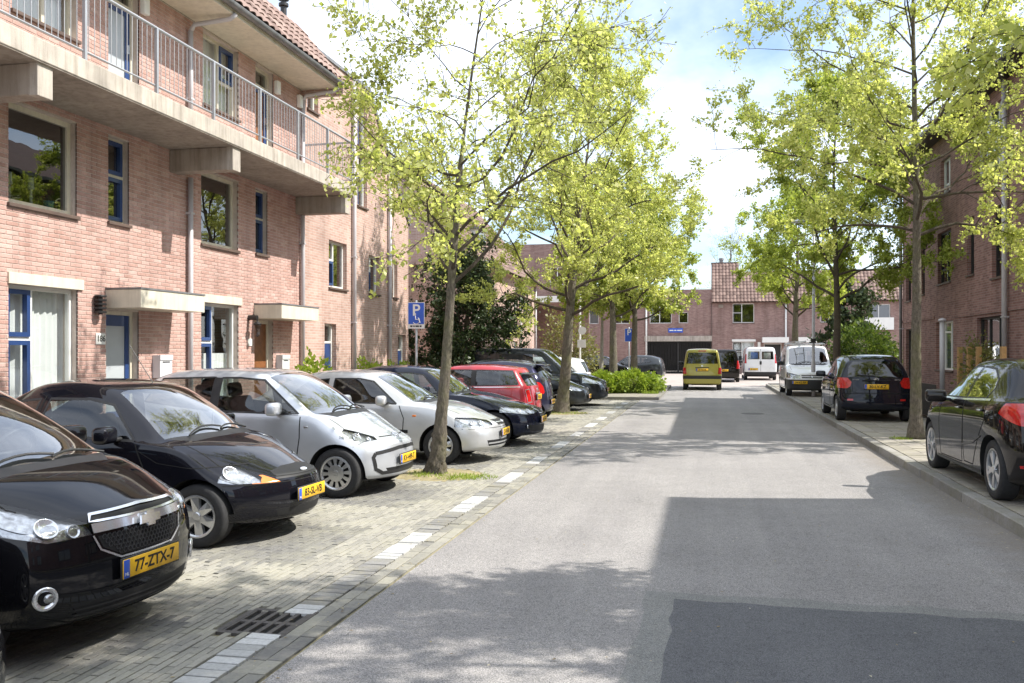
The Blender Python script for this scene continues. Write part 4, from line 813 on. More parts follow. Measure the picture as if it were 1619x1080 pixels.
def shrub(name, base, blobs, n, size, m, seed, label, cat='shrub', stems=8, group=None, shell=.5):
    R = np.random.default_rng(seed); root = empty(name, base, 0, label, cat, group); P = []; vol = [b[3] * b[4] * b[5] for b in blobs]; tv = sum(vol); st = MB(); rr = random.Random(seed)
    for b, v in zip(blobs, vol):
        k = int(n * v / tv); d = R.normal(size=(k, 3)); d /= np.linalg.norm(d, axis=1)[:, None]; q = R.uniform(shell, 1.06, k)[:, None] ** .6; q *= (1 + .16 * np.sin(d[:, :1] * 7 + d[:, 1:2] * 5 + seed) + R.normal(0, .05, (k, 1)))
        p = d * q * np.array(b[3:6]) + np.array(b[:3]); p[:, 2] = np.maximum(p[:, 2], .02); P.append(p)
        for _ in range(stems): e = Vector((b[0] + rr.uniform(-.6, .6) * b[3], b[1] + rr.uniform(-.6, .6) * b[4], b[2] + rr.uniform(.1, .8) * b[5])); s_ = Vector((b[0] * .6 + rr.uniform(-.1, .1), b[1] * .8 + rr.uniform(-.1, .1), 0)); st.tube([s_, s_.lerp(e, .5) + Vector((rr.uniform(-.1, .1), rr.uniform(-.1, .1), .1)), e], [.025, .015, .005], 5, cap=False)
    st.build('stem', M_TWIG, root, world=False); leaf_cloud('foliage', np.concatenate(P), size, m, root, seed, droop=0); return root
tree('yew_tree', (-7.7, 28.2, .05), 4.7, .16, [(.3, 1.4), (1.5, 1.75), (3.3, 1.5), (4.7, .4)], 41, 44000, .085, 'dark evergreen yew between the brick block and the tiled terrace', leaf=M_YEW, barkm=M_TWIG, nlimb=34, crown0=.5, up=.8, spread=1.0)
shrub('island_hedge', (-4.05, 34.6, .09), [(0, 0, .36, .75, .75, .42), (-.7, .3, .34, .6, .7, .38), (.5, .2, .34, .6, .7, .38)], 7000, .085, M_HEDGE, 51, 'left clipped light-green hedge clump on the island', 'hedge')
shrub('island_hedge', (-2.85, 35.2, .09), [(0, 0, .38, .8, .9, .45), (.7, .2, .33, .55, .8, .39), (-.55, .2, .34, .5, .8, .41)], 8000, .085, M_HEDGE, 52, 'right clipped light-green hedge clump under the island trees', 'hedge')
shrub('rounded_shrub', (-8.3, 17.75, .03), [(0, 0, .75, .4, .6, .8), (.1, .5, .5, .35, .4, .55)], 2600, .075, M_HEDGE, 53, 'leafy green shrub at the corner of the gallery terrace')
shrub('rounded_shrub', (-8.3, 20.9, .03), [(0, 0, .7, .4, .7, .75), (.1, 1.0, .6, .4, .6, .65)], 3200, .075, M_HEDGE, 54, 'green shrub below the first drainpipe of the tall block')
shrub('rounded_shrub', (-8.3, 23.2, .03), [(0, 0, .65, .4, .8, .7), (.1, -.8, .5, .3, .5, .5)], 2600, .075, M_HEDGE, 55, 'green shrub below the second drainpipe of the tall block')
shrub('spring_shrub', (-7.0, 45.2, .05), [(0, 0, 1.9, 1.4, 1.2, 1.9), (.8, .2, 1.2, 1.0, 1.0, 1.2)], 4200, .11, M_DULL, 56, 'sparse olive spring shrub before the passage', stems=26, shell=.2)
shrub('evergreen_bush', (6.0, 36.8, .1), [(0, 0, 1.35, 1.1, 1.1, 1.35), (.7, .3, 1.1, .8, .9, 1.1), (-.6, .2, 1.1, .7, .9, 1.1)], 13000, .09, M_BUSH, 57, 'rounded dark green bush beyond the dark hatchback')
shrub('climbing_rose', (5.75, 20.9, .1), [(0, 0, 1.0, .35, 1.1, .9), (.1, -.7, .9, .3, .6, .85), (.1, .5, 1.5, .25, .5, .6)], 2600, .06, M_DULL, 58, 'climbing rose tied to wooden stakes before the right terrace', 'plant', shell=.1)
tree('small_conifer', (6.9, 46, .05), 5.0, .10, [(2.4, 1.2), (3.4, 1.5), (5.0, .4)], 61, 4500, .17, 'dark spreading conifer standing behind the green bush', leaf=M_YEW, barkm=M_TWIG, nlimb=16, crown0=2.4, up=.2)
tree('background_tree', (2.5, 92, 0), 13.5, .22, [(5, 2), (8, 3.5), (11, 3), (13.5, .5)], 62, 500, .15, 'nearly bare tree behind the tall tiled roof', nlimb=30, crown0=5, up=.9)
tree('background_tree', (15, 24, 0), 15.5, .25, [(8, 2.5), (11, 4.0), (13.5, 3.2), (15.5, .5)], 63, 9000, .16, 'green tree rising behind the right terrace roof', leaf=M_LEAF2, nlimb=26, crown0=8)
# grass tufts and dry leaves at the tree feet
def tufts(name, spots, n, h, m, seed, label):
    R = random.Random(seed); mb = MB()
    for _ in range(n):
        cx, cy, sr, cz = R.choice(spots); a = R.uniform(0, 6.28); r_ = sr * R.random() ** .7; x, y = cx + r_ * math.cos(a), cy + r_ * math.sin(a); d = Vector((R.gauss(0, .5), R.gauss(0, .5), 1)).normalized() * h * R.uniform(.4, 1.2); s_ = Vector((R.gauss(0, 1), R.gauss(0, 1), 0)).normalized() * .006
        p = Vector((x, y, cz)); mb.add([p - s_, p + s_, p + d * .6 + s_ * .6 + Vector((0, 0, .0)), p + d * 1.0], [(0, 1, 2, 3)], R.random())
    o = mb.build(name, m); props(o, label, 'grass', kind='stuff')
tufts('grass_tufts', [(-3.05, 11.75, .28, .0), (-3.3, 11.6, .3, .01), (-3.6, 24.3, .4, .01), (-4.1, 24.2, .4, .01), (-3.75, 11.75, .3, .02), (3.5, 17.4, .2, .115)], 1500, .055, M_HEDGE, 71, 'short grass and moss at the feet of the street trees')
tufts('verge_grass', [(-2.1, 34.5, .35, .09), (-2.2, 36, .4, .09), (-2.0, 38, .3, .09), (-2.0, 40, .3, .09)], 2600, .14, M_HEDGE, 72, 'green grass along the edge of the hedge island')
# ---------------------------------------------------------------- vehicles
def pchip(keys):
    xs = np.array([k[0] for k in keys], float); ys = np.array([k[1] for k in keys], float)
    h = np.diff(xs); dl = np.diff(ys) / h; n = len(xs); m = np.zeros(n)
    m[0], m[-1] = dl[0], dl[-1]
    for i in range(1, n - 1):
        if dl[i - 1] * dl[i] > 0:
            w1, w2 = 2 * h[i] + h[i - 1], h[i] + 2 * h[i - 1]; m[i] = (w1 + w2) / (w1 / dl[i - 1] + w2 / dl[i])
    def f(x):
        x = min(max(x, xs[0]), xs[-1]); i = min(int(np.searchsorted(xs, x, 'right')) - 1, n - 2); i = max(i, 0)
        t = (x - xs[i]) / h[i]; t2, t3 = t * t, t * t * t
        return float((2 * t3 - 3 * t2 + 1) * ys[i] + (t3 - 2 * t2 + t) * h[i] * m[i] + (3 * t2 - 2 * t3) * ys[i + 1] + (t3 - t2) * h[i] * m[i + 1])
    return f
def paint(name, col, metal=.0, rough=.32, flake=0):
    if name in MATS: return MATS[name]
    m, n, b, o = newmat(name)
    t = node(n, 'TexCoord'); nz = node(n, 'TexNoise', i_Scale=2.2, i_Detail=7, i_Roughness=.65); n.links.new(t.outputs['Object'], nz.inputs['Vector'])
    n.links.new(ramp(n, nz.outputs['Fac'], [(.3, tuple(c * .93 for c in col)), (.7, tuple(min(1, c * 1.05) for c in col))]), b.inputs['Base Color'])
    n.links.new(ramp(n, nz.outputs['Fac'], [(.35, (rough * .8,) * 3), (.75, (rough * 1.25,) * 3)]), b.inputs['Roughness'])
    b.inputs['Metallic'].default_value = metal; b.inputs['Coat Weight'].default_value = 1; b.inputs['Coat IOR'].default_value = 1.45
    if max(col) < .1: b.inputs['Specular IOR Level'].default_value = 0.0
    n.links.new(ramp(n, nz.outputs['Fac'], [(.4, (.02,) * 3), (.8, (.07,) * 3)]), b.inputs['Coat Roughness'])
    df = node(n, 'BsdfDiffuse'); df.inputs[0].default_value = (.03, .03, .032, 1); g = node(n, 'NewGeometry'); mx = node(n, 'MixShader')
    n.links.new(g.outputs['Backfacing'], mx.inputs[0]); n.links.new(b.outputs[0], mx.inputs[1]); n.links.new(df.outputs[0], mx.inputs[2]); n.links.new(mx.outputs[0], o.inputs[0])
    MATS[name] = m; return m
SHARED = {}
def rbox_mesh(key, sx, sy, sz, bev, m, seg=3):
    k = ('rb', key, sx, sy, sz, m.name)
    if k in SHARED: return SHARED[k]
    bm = bmesh.new(); bmesh.ops.create_cube(bm, size=1)
    for v in bm.verts: v.co = (v.co.x * sx, v.co.y * sy, v.co.z * sz)
    bmesh.ops.bevel(bm, geom=bm.edges[:], offset=bev, segments=seg, profile=.5, affect='EDGES')
    me = bpy.data.meshes.new(key); bm.to_mesh(me); bm.free(); me.materials.append(m); me.polygons.foreach_set('use_smooth', [True] * len(me.polygons)); SHARED[k] = me; return me
def wheel_meshes(r, rr, style, n=6, w=.1, sw=.36, rm=None):
    k = ('wh', r, rr, style, n, sw)
    if k in SHARED: return SHARED[k]
    seg = 40
    t = MB(); t.lathe([(rr, -w * .85), (rr + .012, -w), (r * .95, -w), (r * .985, -w * .85), (r, -w * .6), (r, w * .6), (r * .985, w * .85), (r * .95, w), (rr + .03, w), (rr + .008, w * .96), (rr, w * .8), (rr * .96, w * .2), (0, w * .2)], seg, 'y')
    tm = t.mesh('wheel', M_RUB, smooth=True)
    q = MB(); q.lathe([(rr * .95, w * .25), (rr + .004, w * .84), (rr + .004, w * .98), (rr - .008, w * 1.0), (rr - .02, w * .9), (rr * .9, w * .4)], seg, 'y')
    o = w * .88
    if style == 'spoke':
        for i in range(n):
            a = 2 * math.pi * (i + .25) / n; c, s_ = math.cos(a), math.sin(a)
            def P(rad, lat, y): return (rad * c - lat * s_, y, rad * s_ + lat * c)
            h0, h1 = rr * .2, rr * .97; a0 = sw * rr * .42; a1 = sw * rr * .55
            vs = [P(h0, -a0, o), P(h0, a0, o), P(h1, a1, o - .004), P(h1, -a1, o - .004), P(h0, -a0 * 1.2, o - .03), P(h0, a0 * 1.2, o - .03), P(h1, a1 * 1.15, o - .03), P(h1, -a1 * 1.15, o - .03), P(rr * .6, 0, o + .006)]
            q.add(vs, [(0, 1, 8), (1, 2, 8), (2, 3, 8), (3, 0, 8), (0, 4, 5, 1), (1, 5, 6, 2), (3, 7, 4, 0), (2, 6, 7, 3)]); q.fix = True
    elif style == 'twin':
        for i in range(n * 2):
            a = 2 * math.pi * (i // 2 + .25) / n + (.16 if i % 2 else -.16); c, s_ = math.cos(a), math.sin(a); bnd = .13 if i % 2 else -.13
            def P(rad, lat, y): return (rad * c - lat * s_, y, rad * s_ + lat * c)
            h0, h1 = rr * .16, rr * .98; a0 = .09 * rr; b = -bnd * rr * .4
            q.add([P(h0, -a0 + b, o), P(h0, a0 + b, o), P(h1, a0, o), P(h1, -a0, o), P(h0, -a0 + b, o - .03), P(h0, a0 + b, o - .03), P(h1, a0 * 1.2, o - .03), P(h1, -a0 * 1.2, o - .03)], [(0, 1, 2, 3), (0, 4, 5, 1), (1, 5, 6, 2), (3, 7, 4, 0)])
            q.fix = True
    else:   # wheel cover with slots
        q.lathe([(0, o + .012), (rr * .5, o + .008), (rr * .52, o), ], seg, 'y'); q.lathe([(rr * .86, o - .002), (rr * .98, o - .006)], seg, 'y')
        for i in range(n):
            a0 = 2 * math.pi * (i - sw / 2) / n; a1 = 2 * math.pi * (i + sw / 2) / n
            vs = [(rad * math.cos(a), y, rad * math.sin(a)) for rad, y in ((rr * .5, o), (rr * .88, o - .003), (rr * .88, o - .02), (rr * .5, o - .02)) for a in (a0, a1)]
            q.add(vs, [(0, 1, 3, 2), (0, 2, 4, 6), (1, 7, 5, 3)])
        q.fix = True
    q.lathe([(0, o + .012), (rr * .17, o + .012), (rr * .22, o + .004), (rr * .24, o - .02)], 20, 'y')
    rmh = q.mesh('rim', rm or M_RIM, smooth=False)
    SHARED[k] = (tm, rmh); return tm, rmh
YF = [-1, -.8, -.45, 0, .45, .8, 1]
class Car:
    def __init__(s, sp, mpaint, level=2):
        s.sp = sp; s.paint = mpaint; L = s.L = sp['L']; Wd = sp['W'] / 2 * 1.015
        top = pchip(sp['top']); belt = pchip(sp['belt']); plan = pchip(sp['plan']); rw = pchip(sp['roofw']); zb = pchip(sp['zb'])
        s.top = top; s.belt = belt
        fs = pchip(sp['fset']); rs = pchip(sp['rset']); fb, rb = sp['fbow'], sp['rbow']; wb_ = sp.get('wsbow', .1); cr = sp.get('crown', .035)
        dc, dh, dr = sp['dc'], sp['dh'], sp['dr']
        ds = [0, .07, .22, .42, .65] + [dc - .35, dc - .12, dc, dc + .15, (dc + dh) / 2, dh - .1, dh, dh + .12] + list(np.linspace(dh + .3, dr - .15, 4)) + [dr, L - .45, L - .2, L - .06, L] + list(sp.get('st', []))
        st = []
        for d in sorted(x for x in ds if 0 <= x <= L):
            if not st or d - st[-1] > .045: st.append(d)
        st[-1] = L
        fmax = max(k[1] for k in sp['fset']); rmax = max(k[1] for k in sp['rset'])
        fd, rd = max(.5, 3 * (fmax + fb)), max(.5, 3 * (rmax + rb))
        nI, nJ, nS = len(st), len(YF), 9; idx = {}; vs = []
        def pos(i, j, k):
            d = st[i]; hw = plan(d) * Wd; B = belt(d); T = top(d); b0 = zb(d); hwt = rw(d) * Wd
            E = min(top(max(0, d - wb_)), T) if dc - .05 <= d <= dh + wb_ else T
            E = max(E - cr * (1 if d > dc else .6), min(B + .01, T - .005))
            rows = [(b0, .88), (b0 + .045, .965), (b0 + .3 * (B - b0), sp.get('tuck', .992)), (b0 + .62 * (B - b0), 1.0), (B - .07, .987), (B, .955)]
            if k < 6: z, y = rows[k][0], rows[k][1] * hw
            else:
                f = (.1, .55, 1)[k - 6]; z = B + f * (E - B); g = .955 * hw
                y = g + (hwt - g) * (.1, .45, 1)[k - 6] if E - B > .12 else g + (hwt - g) * (.25, .6, 1)[k - 6]
            yf = YF[j]
            if k == nS - 1: z = E + (T - E) * (1 - abs(yf) ** 2.2)
            x = d
            wf = max(0, 1 - d / fd) ** 1.5; wr = max(0, 1 - (L - d) / rd) ** 1.5
            x += wf * (fs(z) + fb * abs(yf) ** 2.3) - wr * (rs(z) + rb * abs(yf) ** 2.3)
            return (L / 2 - x, yf * y, z)
        def V(i, j, k):
            if (i, j, k) not in idx: idx[i, j, k] = len(vs); vs.append(pos(i, j, k))
            return idx[i, j, k]
        F = []
        for i in range(nI - 1):
            for k in range(nS - 1):
                F.append((V(i, 0, k), V(i, 0, k + 1), V(i + 1, 0, k + 1), V(i + 1, 0, k))); F.append((V(i, nJ - 1, k), V(i + 1, nJ - 1, k), V(i + 1, nJ - 1, k + 1), V(i, nJ - 1, k + 1)))
            for j in range(nJ - 1):
                F.append((V(i, j, 0), V(i + 1, j, 0), V(i + 1, j + 1, 0), V(i, j + 1, 0))); F.append((V(i, j, nS - 1), V(i, j + 1, nS - 1), V(i + 1, j + 1, nS - 1), V(i + 1, j, nS - 1)))
        for j in range(nJ - 1):
            for k in range(nS - 1):
                F.append((V(0, j, k), V(0, j + 1, k), V(0, j + 1, k + 1), V(0, j, k + 1))); F.append((V(nI - 1, j, k), V(nI - 1, j, k + 1), V(nI - 1, j + 1, k + 1), V(nI - 1, j + 1, k)))
        me = bpy.data.meshes.new('hull'); me.from_pydata(vs, [], F)
        bm = bmesh.new(); bm.from_mesh(me); bmesh.ops.recalc_face_normals(bm, faces=bm.faces); bm.to_mesh(me); bm.free()
        cr_ = me.attributes.new('crease_edge', 'FLOAT', 'EDGE'); inv = {v: k for k, v in idx.items()}; cv = []
        for e in me.edges:
            a, b = inv[e.vertices[0]], inv[e.vertices[1]]; q = 0.
            if a[2] == b[2] and a[1] == b[1] and a[1] in (0, nJ - 1) and a[0] != b[0]: q = {5: .55, 1: .6, 4: .15}.get(a[2], 0.)
            if a[2] == b[2] == 1 and a[0] == b[0] and a[0] in (0, nI - 1): q = .5
            cv.append(q)
        cr_.data.foreach_set('value', cv)
        o = bpy.data.objects.new('hull', me); COL.objects.link(o); md = o.modifiers.new('s', 'SUBSURF'); md.levels = level; md.render_levels = level
        dg = bpy.context.evaluated_depsgraph_get(); ev = bpy.data.meshes.new_from_object(o.evaluated_get(dg)); bpy.data.objects.remove(o); bpy.data.meshes.remove(me)
        s.bm = bmesh.new(); s.bm.from_mesh(ev); bpy.data.meshes.remove(ev)
        s.bm.normal_update(); s.bm.verts.ensure_lookup_table(); s.bm.faces.ensure_lookup_table()
        ref = s.bm.copy(); bmesh.ops.triangulate(ref, faces=ref.faces[:]); ref.faces.ensure_lookup_table(); ref.verts.ensure_lookup_table(); ref.normal_update()
        s.ref = ref; s.bvh = BVHTree.FromBMesh(ref)
        s.lay = s.bm.faces.layers.int.new('reg'); s.regs = [('body', mpaint, {})]
        s.root = None; s.extra = []
    # ---- geometry queries
    def X(s, d): return s.L / 2 - d
    def side(s, d, z, sg=1):
        h = s.bvh.ray_cast(Vector((s.X(d), 3 * sg, z)), Vector((0, -sg, 0))); return (h[0], h[1]) if h[0] else (Vector((s.X(d), sg * s.sp['W'] / 2, z)), Vector((0, sg, 0)))
    def front(s, y, z, sg=1):
        h = s.bvh.ray_cast(Vector((4 * sg, y, z)), Vector((-sg, 0, 0))); return (h[0], h[1]) if h[0] else (Vector((sg * s.L / 2, y, z)), Vector((sg, 0, 0)))
    def topp(s, d, y):
        h = s.bvh.ray_cast(Vector((s.X(d), y, 4)), Vector((0, 0, -1))); return (h[0], h[1]) if h[0] else (Vector((s.X(d), y, 1)), Vector((0, 0, 1)))
    def proj(s, kind, a, b, sg=1):
        return s.side(a, b, sg) if kind == 'side' else s.front(a, b, 1) if kind == 'front' else s.front(a, b, -1) if kind == 'rear' else s.topp(a, b)
    # ---- regions cut cleanly out of the skin
    def cut(s, name, m, planes, filt, info=None, delete=False):
        cand = [f for f in s.bm.faces if f[s.lay] == 0 and filt(f)]
        for co, no in planes:
            if not cand: break
            geom = list({e for f in cand for e in f.edges}) + list({v for f in cand for v in f.verts}) + cand
            r = bmesh.ops.bisect_plane(s.bm, geom=geom, dist=1e-5, plane_co=co, plane_no=no)
            cand = [f for f in r['geom'] if isinstance(f, bmesh.types.BMFace) and f.is_valid and (f.calc_center_median() - co).dot(no) < 0]
        if delete: bmesh.ops.delete(s.bm, geom=cand, context='FACES'); return
        s.regs.append((name, m, info or {})); k = len(s.regs) - 1
        for f in cand: f[s.lay] = k
    def polyplanes(s, kind, poly):
        pts = [(s.X(a), b) if kind == 'side' else (a, b) if kind in ('front', 'rear') else (s.X(a), b) for a, b in poly]
        cx = sum(p[0] for p in pts) / len(pts); cy = sum(p[1] for p in pts) / len(pts); out = []
        for p, q in zip(pts, pts[1:] + pts[:1]):
            nx, ny = q[1] - p[1], -(q[0] - p[0])
            if (cx - p[0]) * nx + (cy - p[1]) * ny > 0: nx, ny = -nx, -ny
            l = math.hypot(nx, ny)
            if l < 1e-6: continue
            nx /= l; ny /= l
            if kind == 'side': out.append((Vector((p[0], 0, p[1])), Vector((nx, 0, ny))))
            elif kind in ('front', 'rear'): out.append((Vector((0, p[0], p[1])), Vector((0, nx, ny))))
            else: out.append((Vector((p[0], p[1], 0)), Vector((nx, ny, 0))))
        return out
    def region(s, name, m, kind, poly, both=True, sg=1, dmax=None, nmin=.12, info=None):
        L = s.L
        if kind == 'side':
            for g in ((1, -1) if both else (sg,)):
                s.cut(name, m, s.polyplanes('side', poly), lambda f: f.normal.y * g > nmin and f.calc_center_median().y * g > .1, dict(info or {}, sg=g))
        elif kind in ('front', 'rear'):
            q = 1 if kind == 'front' else -1
            dm = dmax if dmax is not None else .8
            pl = [(Vector((q * (L / 2 - dm), 0, 0)), Vector((-q, 0, 0)))]
            for g in ((1, -1) if both else (1,)):
                pp = [(a * g, b) for a, b in poly]
                s.cut(name, m, pl + s.polyplanes(kind, pp), lambda f: f.calc_center_median().x * q > L / 2 - dm - .3 and f.normal.x * q > -.2, dict(info or {}, sg=g))
        else:
            s.cut(name, m, s.polyplanes('top', poly), lambda f: f.normal.z > .1, info)
    def arches(s, ra=None):
        sp = s.sp; s.ra = ra or sp['r'] + .045
        for d in (sp['fa'], sp['fa'] + sp['wb']):
            poly = [(d + s.ra * math.cos(t), max(.0, sp['r'] + .01 + s.ra * math.sin(t)) if math.sin(t) > -.2 else 0) for t in np.linspace(0, math.pi, 19)] + [(d - s.ra * 1.0, .02), (d + s.ra * 1.0, .02)]
            # order: arc from rear to front, then down
            poly = [(d + s.ra * math.cos(t), sp['r'] + .005 + s.ra * math.sin(t)) for t in np.linspace(0, math.pi, 21)] + [(d - s.ra, .0), (d + s.ra, .0)]
            for g in (1, -1): s.cut('', None, s.polyplanes('side', poly), lambda f: f.calc_center_median().y * g > .45, delete=True)
    # ---- thin strips laid on the skin (panel gaps, trims)
    def strip(s, name, m, kind, pts, w=.006, off=.002, sg=1, close=False, n=None):
        P = []
        src = pts + [pts[0]] if close else pts
        for a, b in zip(src, src[1:]):
            k = max(1, int(math.hypot(b[0] - a[0], b[1] - a[1]) / .045))
            P += [(a[0] + (b[0] - a[0]) * i / k, a[1] + (b[1] - a[1]) * i / k) for i in range(k)]
        P.append(src[-1]); mb = MB(); vs = []
        for i, p in enumerate(P):
            q0, q1 = P[max(0, i - 1)], P[min(len(P) - 1, i + 1)]
            tx, ty = q1[0] - q0[0], q1[1] - q0[1]; l = math.hypot(tx, ty) or 1; nx, ny = -ty / l * w / 2, tx / l * w / 2
            for e in (1, -1):
                c, no = s.proj(kind, p[0] + nx * e, p[1] + ny * e, sg); vs.append(c + no * off)
        mb.add(vs, [(2 * i, 2 * i + 1, 2 * i + 3, 2 * i + 2) for i in range(len(P) - 1)])
        s.extra.append((name, mb.mesh(name, m, smooth=True), None, None)); return s
    def strips(s, name, m, kind, pts, **k):
        if kind == 'side':
            for g in (1, -1): s.strip(name, m, kind, pts, sg=g, **k)
        else: s.strip(name, m, kind, pts, **k)
    def part(s, name, me, loc=(0, 0, 0), rot=(0, 0, 0), sub=None): s.extra.append((name, me, (loc, rot), sub))
    # ---- standard equipment
    def basics(s, doors, mirror=None, handles=(), style=('spoke', 6, .36), rimr=None, wipers=True, plate_f=None, plate_r=None, interior=True, hood=True, mirror_mat=None, mirror_size=(.15, .23, .15), track=None):
        sp = s.sp; r = sp['r']; s.arches()
        tm, rm = wheel_meshes(r, rimr or r * .66, style[0], style[1], .095, style[2])
        ty = (track or sp['W'] / 2 - .122)
        for d in (sp['fa'], sp['fa'] + sp['wb']):
            for g in (1, -1):
                s.part('wheel', tm, (s.X(d), g * ty, r), (0, random.uniform(0, 6), 0 if g > 0 else math.pi), [('rim', rm)])
                lin = MB(); N = 14; a0 = -.15
                an = [a0 + (math.pi - 2 * a0) * i / N for i in range(N + 1)]
                vs = []
                for a in an:
                    x, z = s.X(d) + s.ra * math.cos(a), r + .005 + s.ra * math.sin(a)
                    yo = max(abs(s.side(sp['fa'] * 0 + (s.L / 2 - x), z, g)[0].y) - .006, .5)
                    vs += [(x, g * yo, z), (x, g * (yo - .3), z)]
                lin.add(vs, [(2 * i, 2 * i + 1, 2 * i + 3, 2 * i + 2) for i in range(N)]); n = len(lin.v)
                lin.add([(v[0], g * .48, v[2]) for v in vs[1::2]], [tuple(range(N + 1))])
                s.extra.append(('wheel_arch_liner', lin.mesh('wheel_arch_liner', M_SEAM), None, None))
        for pts in doors: s.strips('door_seam', M_SEAM, 'side', pts, w=.013)
        for d, z in handles:
            for g in (1, -1):
                c, no = s.side(d, z, g); s.part('door_handle', rbox_mesh('door_handle', .17, .03, .028, .011, s.paint), c + no * .012)
        if mirror:
            d, z = mirror; mm = mirror_mat or s.paint
            for g in (1, -1):
                c, no = s.side(d, z, g); k = mirror_size
                s.part('door_mirror', rbox_mesh('door_mirror', k[0], k[1], k[2], min(k) * .33, mm, 4), (c.x - .02, c.y + g * (k[1] * .5 + .045), z + .045), (0, 0, -.16 * g), None)
                s.part('mirror_stem', rbox_mesh('mirror_stem', .06, .12, .035, .014, M_BLK), (c.x, c.y + g * .04, z))
        if plate_f: s.plate(plate_f, 1)
        if plate_r: s.plate(plate_r, -1)
        dc, dh = sp['dc'], sp['dh']
        if wipers:
            for a0, a1 in ((-.45, .1), (.05, .56)):
                pts = []
                for t in np.linspace(0, 1, 7):
                    c, no = s.topp(dc + .03 + .10 * t * (1 - t) * 2 + .035 * t, a0 + (a1 - a0) * t); pts.append(c + no * .022)
                s.extra.append(('wiper', MB().tube(pts, .009, 5).mesh('wiper', M_BLK), None, None))
        if hood:
            hw = sp['W'] / 2
            s.strip('bonnet_seam', M_SEAM, 'top', [(dc - .02, -hw * .8), (dc * .6, -hw * .8), (max(.4, dc * .5), -hw * .77)], w=.008); s.strip('bonnet_seam', M_SEAM, 'top', [(dc - .02, hw * .8), (dc * .6, hw * .8), (max(.4, dc * .5), hw * .77)], w=.008)
        if interior:
            sb = SHARED.get('seat')
            if not sb:
                bm = bmesh.new()
                for (sx, sy, sz), (x, y, z), ry in (((.5, .5, .16), (0, 0, .42), -.1), ((.14, .48, .62), (-.3, 0, .74), -.28), ((.1, .27, .19), (-.44, 0, 1.13), -.2)):
                    r_ = bmesh.ops.create_cube(bm, size=1, matrix=Matrix.Translation((x, y, z)) @ Matrix.Rotation(ry, 4, 'Y') @ Matrix.Diagonal((sx, sy, sz, 1)))
                bmesh.ops.bevel(bm, geom=bm.edges[:], offset=.045, segments=2, profile=.5, affect='EDGES')
                sb = bpy.data.meshes.new('seat'); bm.to_mesh(sb); bm.free(); sb.materials.append(M_INT); sb.polygons.foreach_set('use_smooth', [True] * len(sb.polygons)); SHARED['seat'] = sb
            dx = s.X(dh + .62); zz = sp['H'] - 1.44
            for y in (-.36, .36): s.part('seat', sb, (dx, y, zz))
            if sp.get('rear_seat', True): s.part('rear_bench', rbox_mesh('rear_bench', .16, 1.15, .5, .06, M_INT), (dx - 1.0, 0, .78 + zz), (0, -.25, 0))
            s.part('dashboard', rbox_mesh('dashboard', .42, sp['W'] * .78, .2, .07, M_BLK), (s.X(dc + .32), 0, s.belt(dc + .3) - .08))
            st = SHARED.get('steer')
            if not st:
                st = MB().tube([(0, .18 * math.cos(a), .18 * math.sin(a)) for a in np.linspace(0, 2 * math.pi, 21)], .016, 6).tube([(0, -.17, 0), (0, .17, 0)], .018, 5).mesh('steering_wheel', M_BLK, smooth=True); SHARED['steer'] = st
            s.part('steering_wheel', st, (s.X(dc + .62), .36, s.belt(dc + .3) + .03), (0, .45, 0))
    def plate(s, spec, sg):
        txt, y, z = spec[:3]; c, no = s.front(y, z, sg)
        cl = s.front(y - .2, z, sg)[0]; cr = s.front(y + .2, z, sg)[0]; ang = math.atan2((cr.x - cl.x), .4) * -1
        cx = max(cl.x * sg, cr.x * sg, c.x * sg) * sg
        lean = spec[3] if len(spec) > 3 else 0
        h = SHARED.get('plate')
        if not h:
            h = (rbox_mesh('number_plate', .012, .52, .11, .004, M_YEL, 1), rbox_mesh('plate_band', .003, .05, .106, .001, M_PBLU, 1), rbox_mesh('plate_frame', .012, .54, .13, .005, M_BLK, 1)); SHARED['plate'] = h
        rz = 0 if sg > 0 else math.pi
        t = textmesh(txt, .098, M_PTXT, bold=.0018); t2 = textmesh('NL', .026, M_WHT)
        rt = (math.pi / 2, 0, math.pi / 2)
        s.part('number_plate', h[0], (cx + sg * .016, y, z), (0, lean, rz), [('plate_band', h[1], (.0065, -.232, 0), (0, 0, 0)), ('plate_frame', h[2], (-.006, 0, 0), (0, 0, 0)), ('lettering', t, (.0065, .022, -.001), rt, (.93, .98, 1)), ('lettering', t2, (.0085, -.232, -.03), rt)])
    def lamp(s, kind, poly, both=True, dmax=.8, bowls=(), amber=None):
        """clear lens over a bright bowl"""
        s.region('headlight', M_LENS, kind, poly, both, dmax=dmax, info={'refl': .028})
        for a, b, r_ in bowls:
            for g in (1, -1):
                c, no = s.front(a * g, b, 1) if kind == 'front' else s.side(a, b, g)
                bw = SHARED.get(('bowl', r_))
                if not bw: bw = MB().lathe([(0, -.016), (r_ * .45, -.014), (r_ * .8, -.006), (r_, .004), (r_ * 1.06, .006), (r_ * 1.1, .0)], 20, 'x').mesh('lamp_bowl', M_CHR, smooth=True); SHARED['bowl', r_] = bw
                q = (no + Vector((.35, 0, 0))).normalized()
                s.part('lamp_bowl', bw, c - no * .02, (0, -math.asin(q.z), math.atan2(q.y, q.x)))
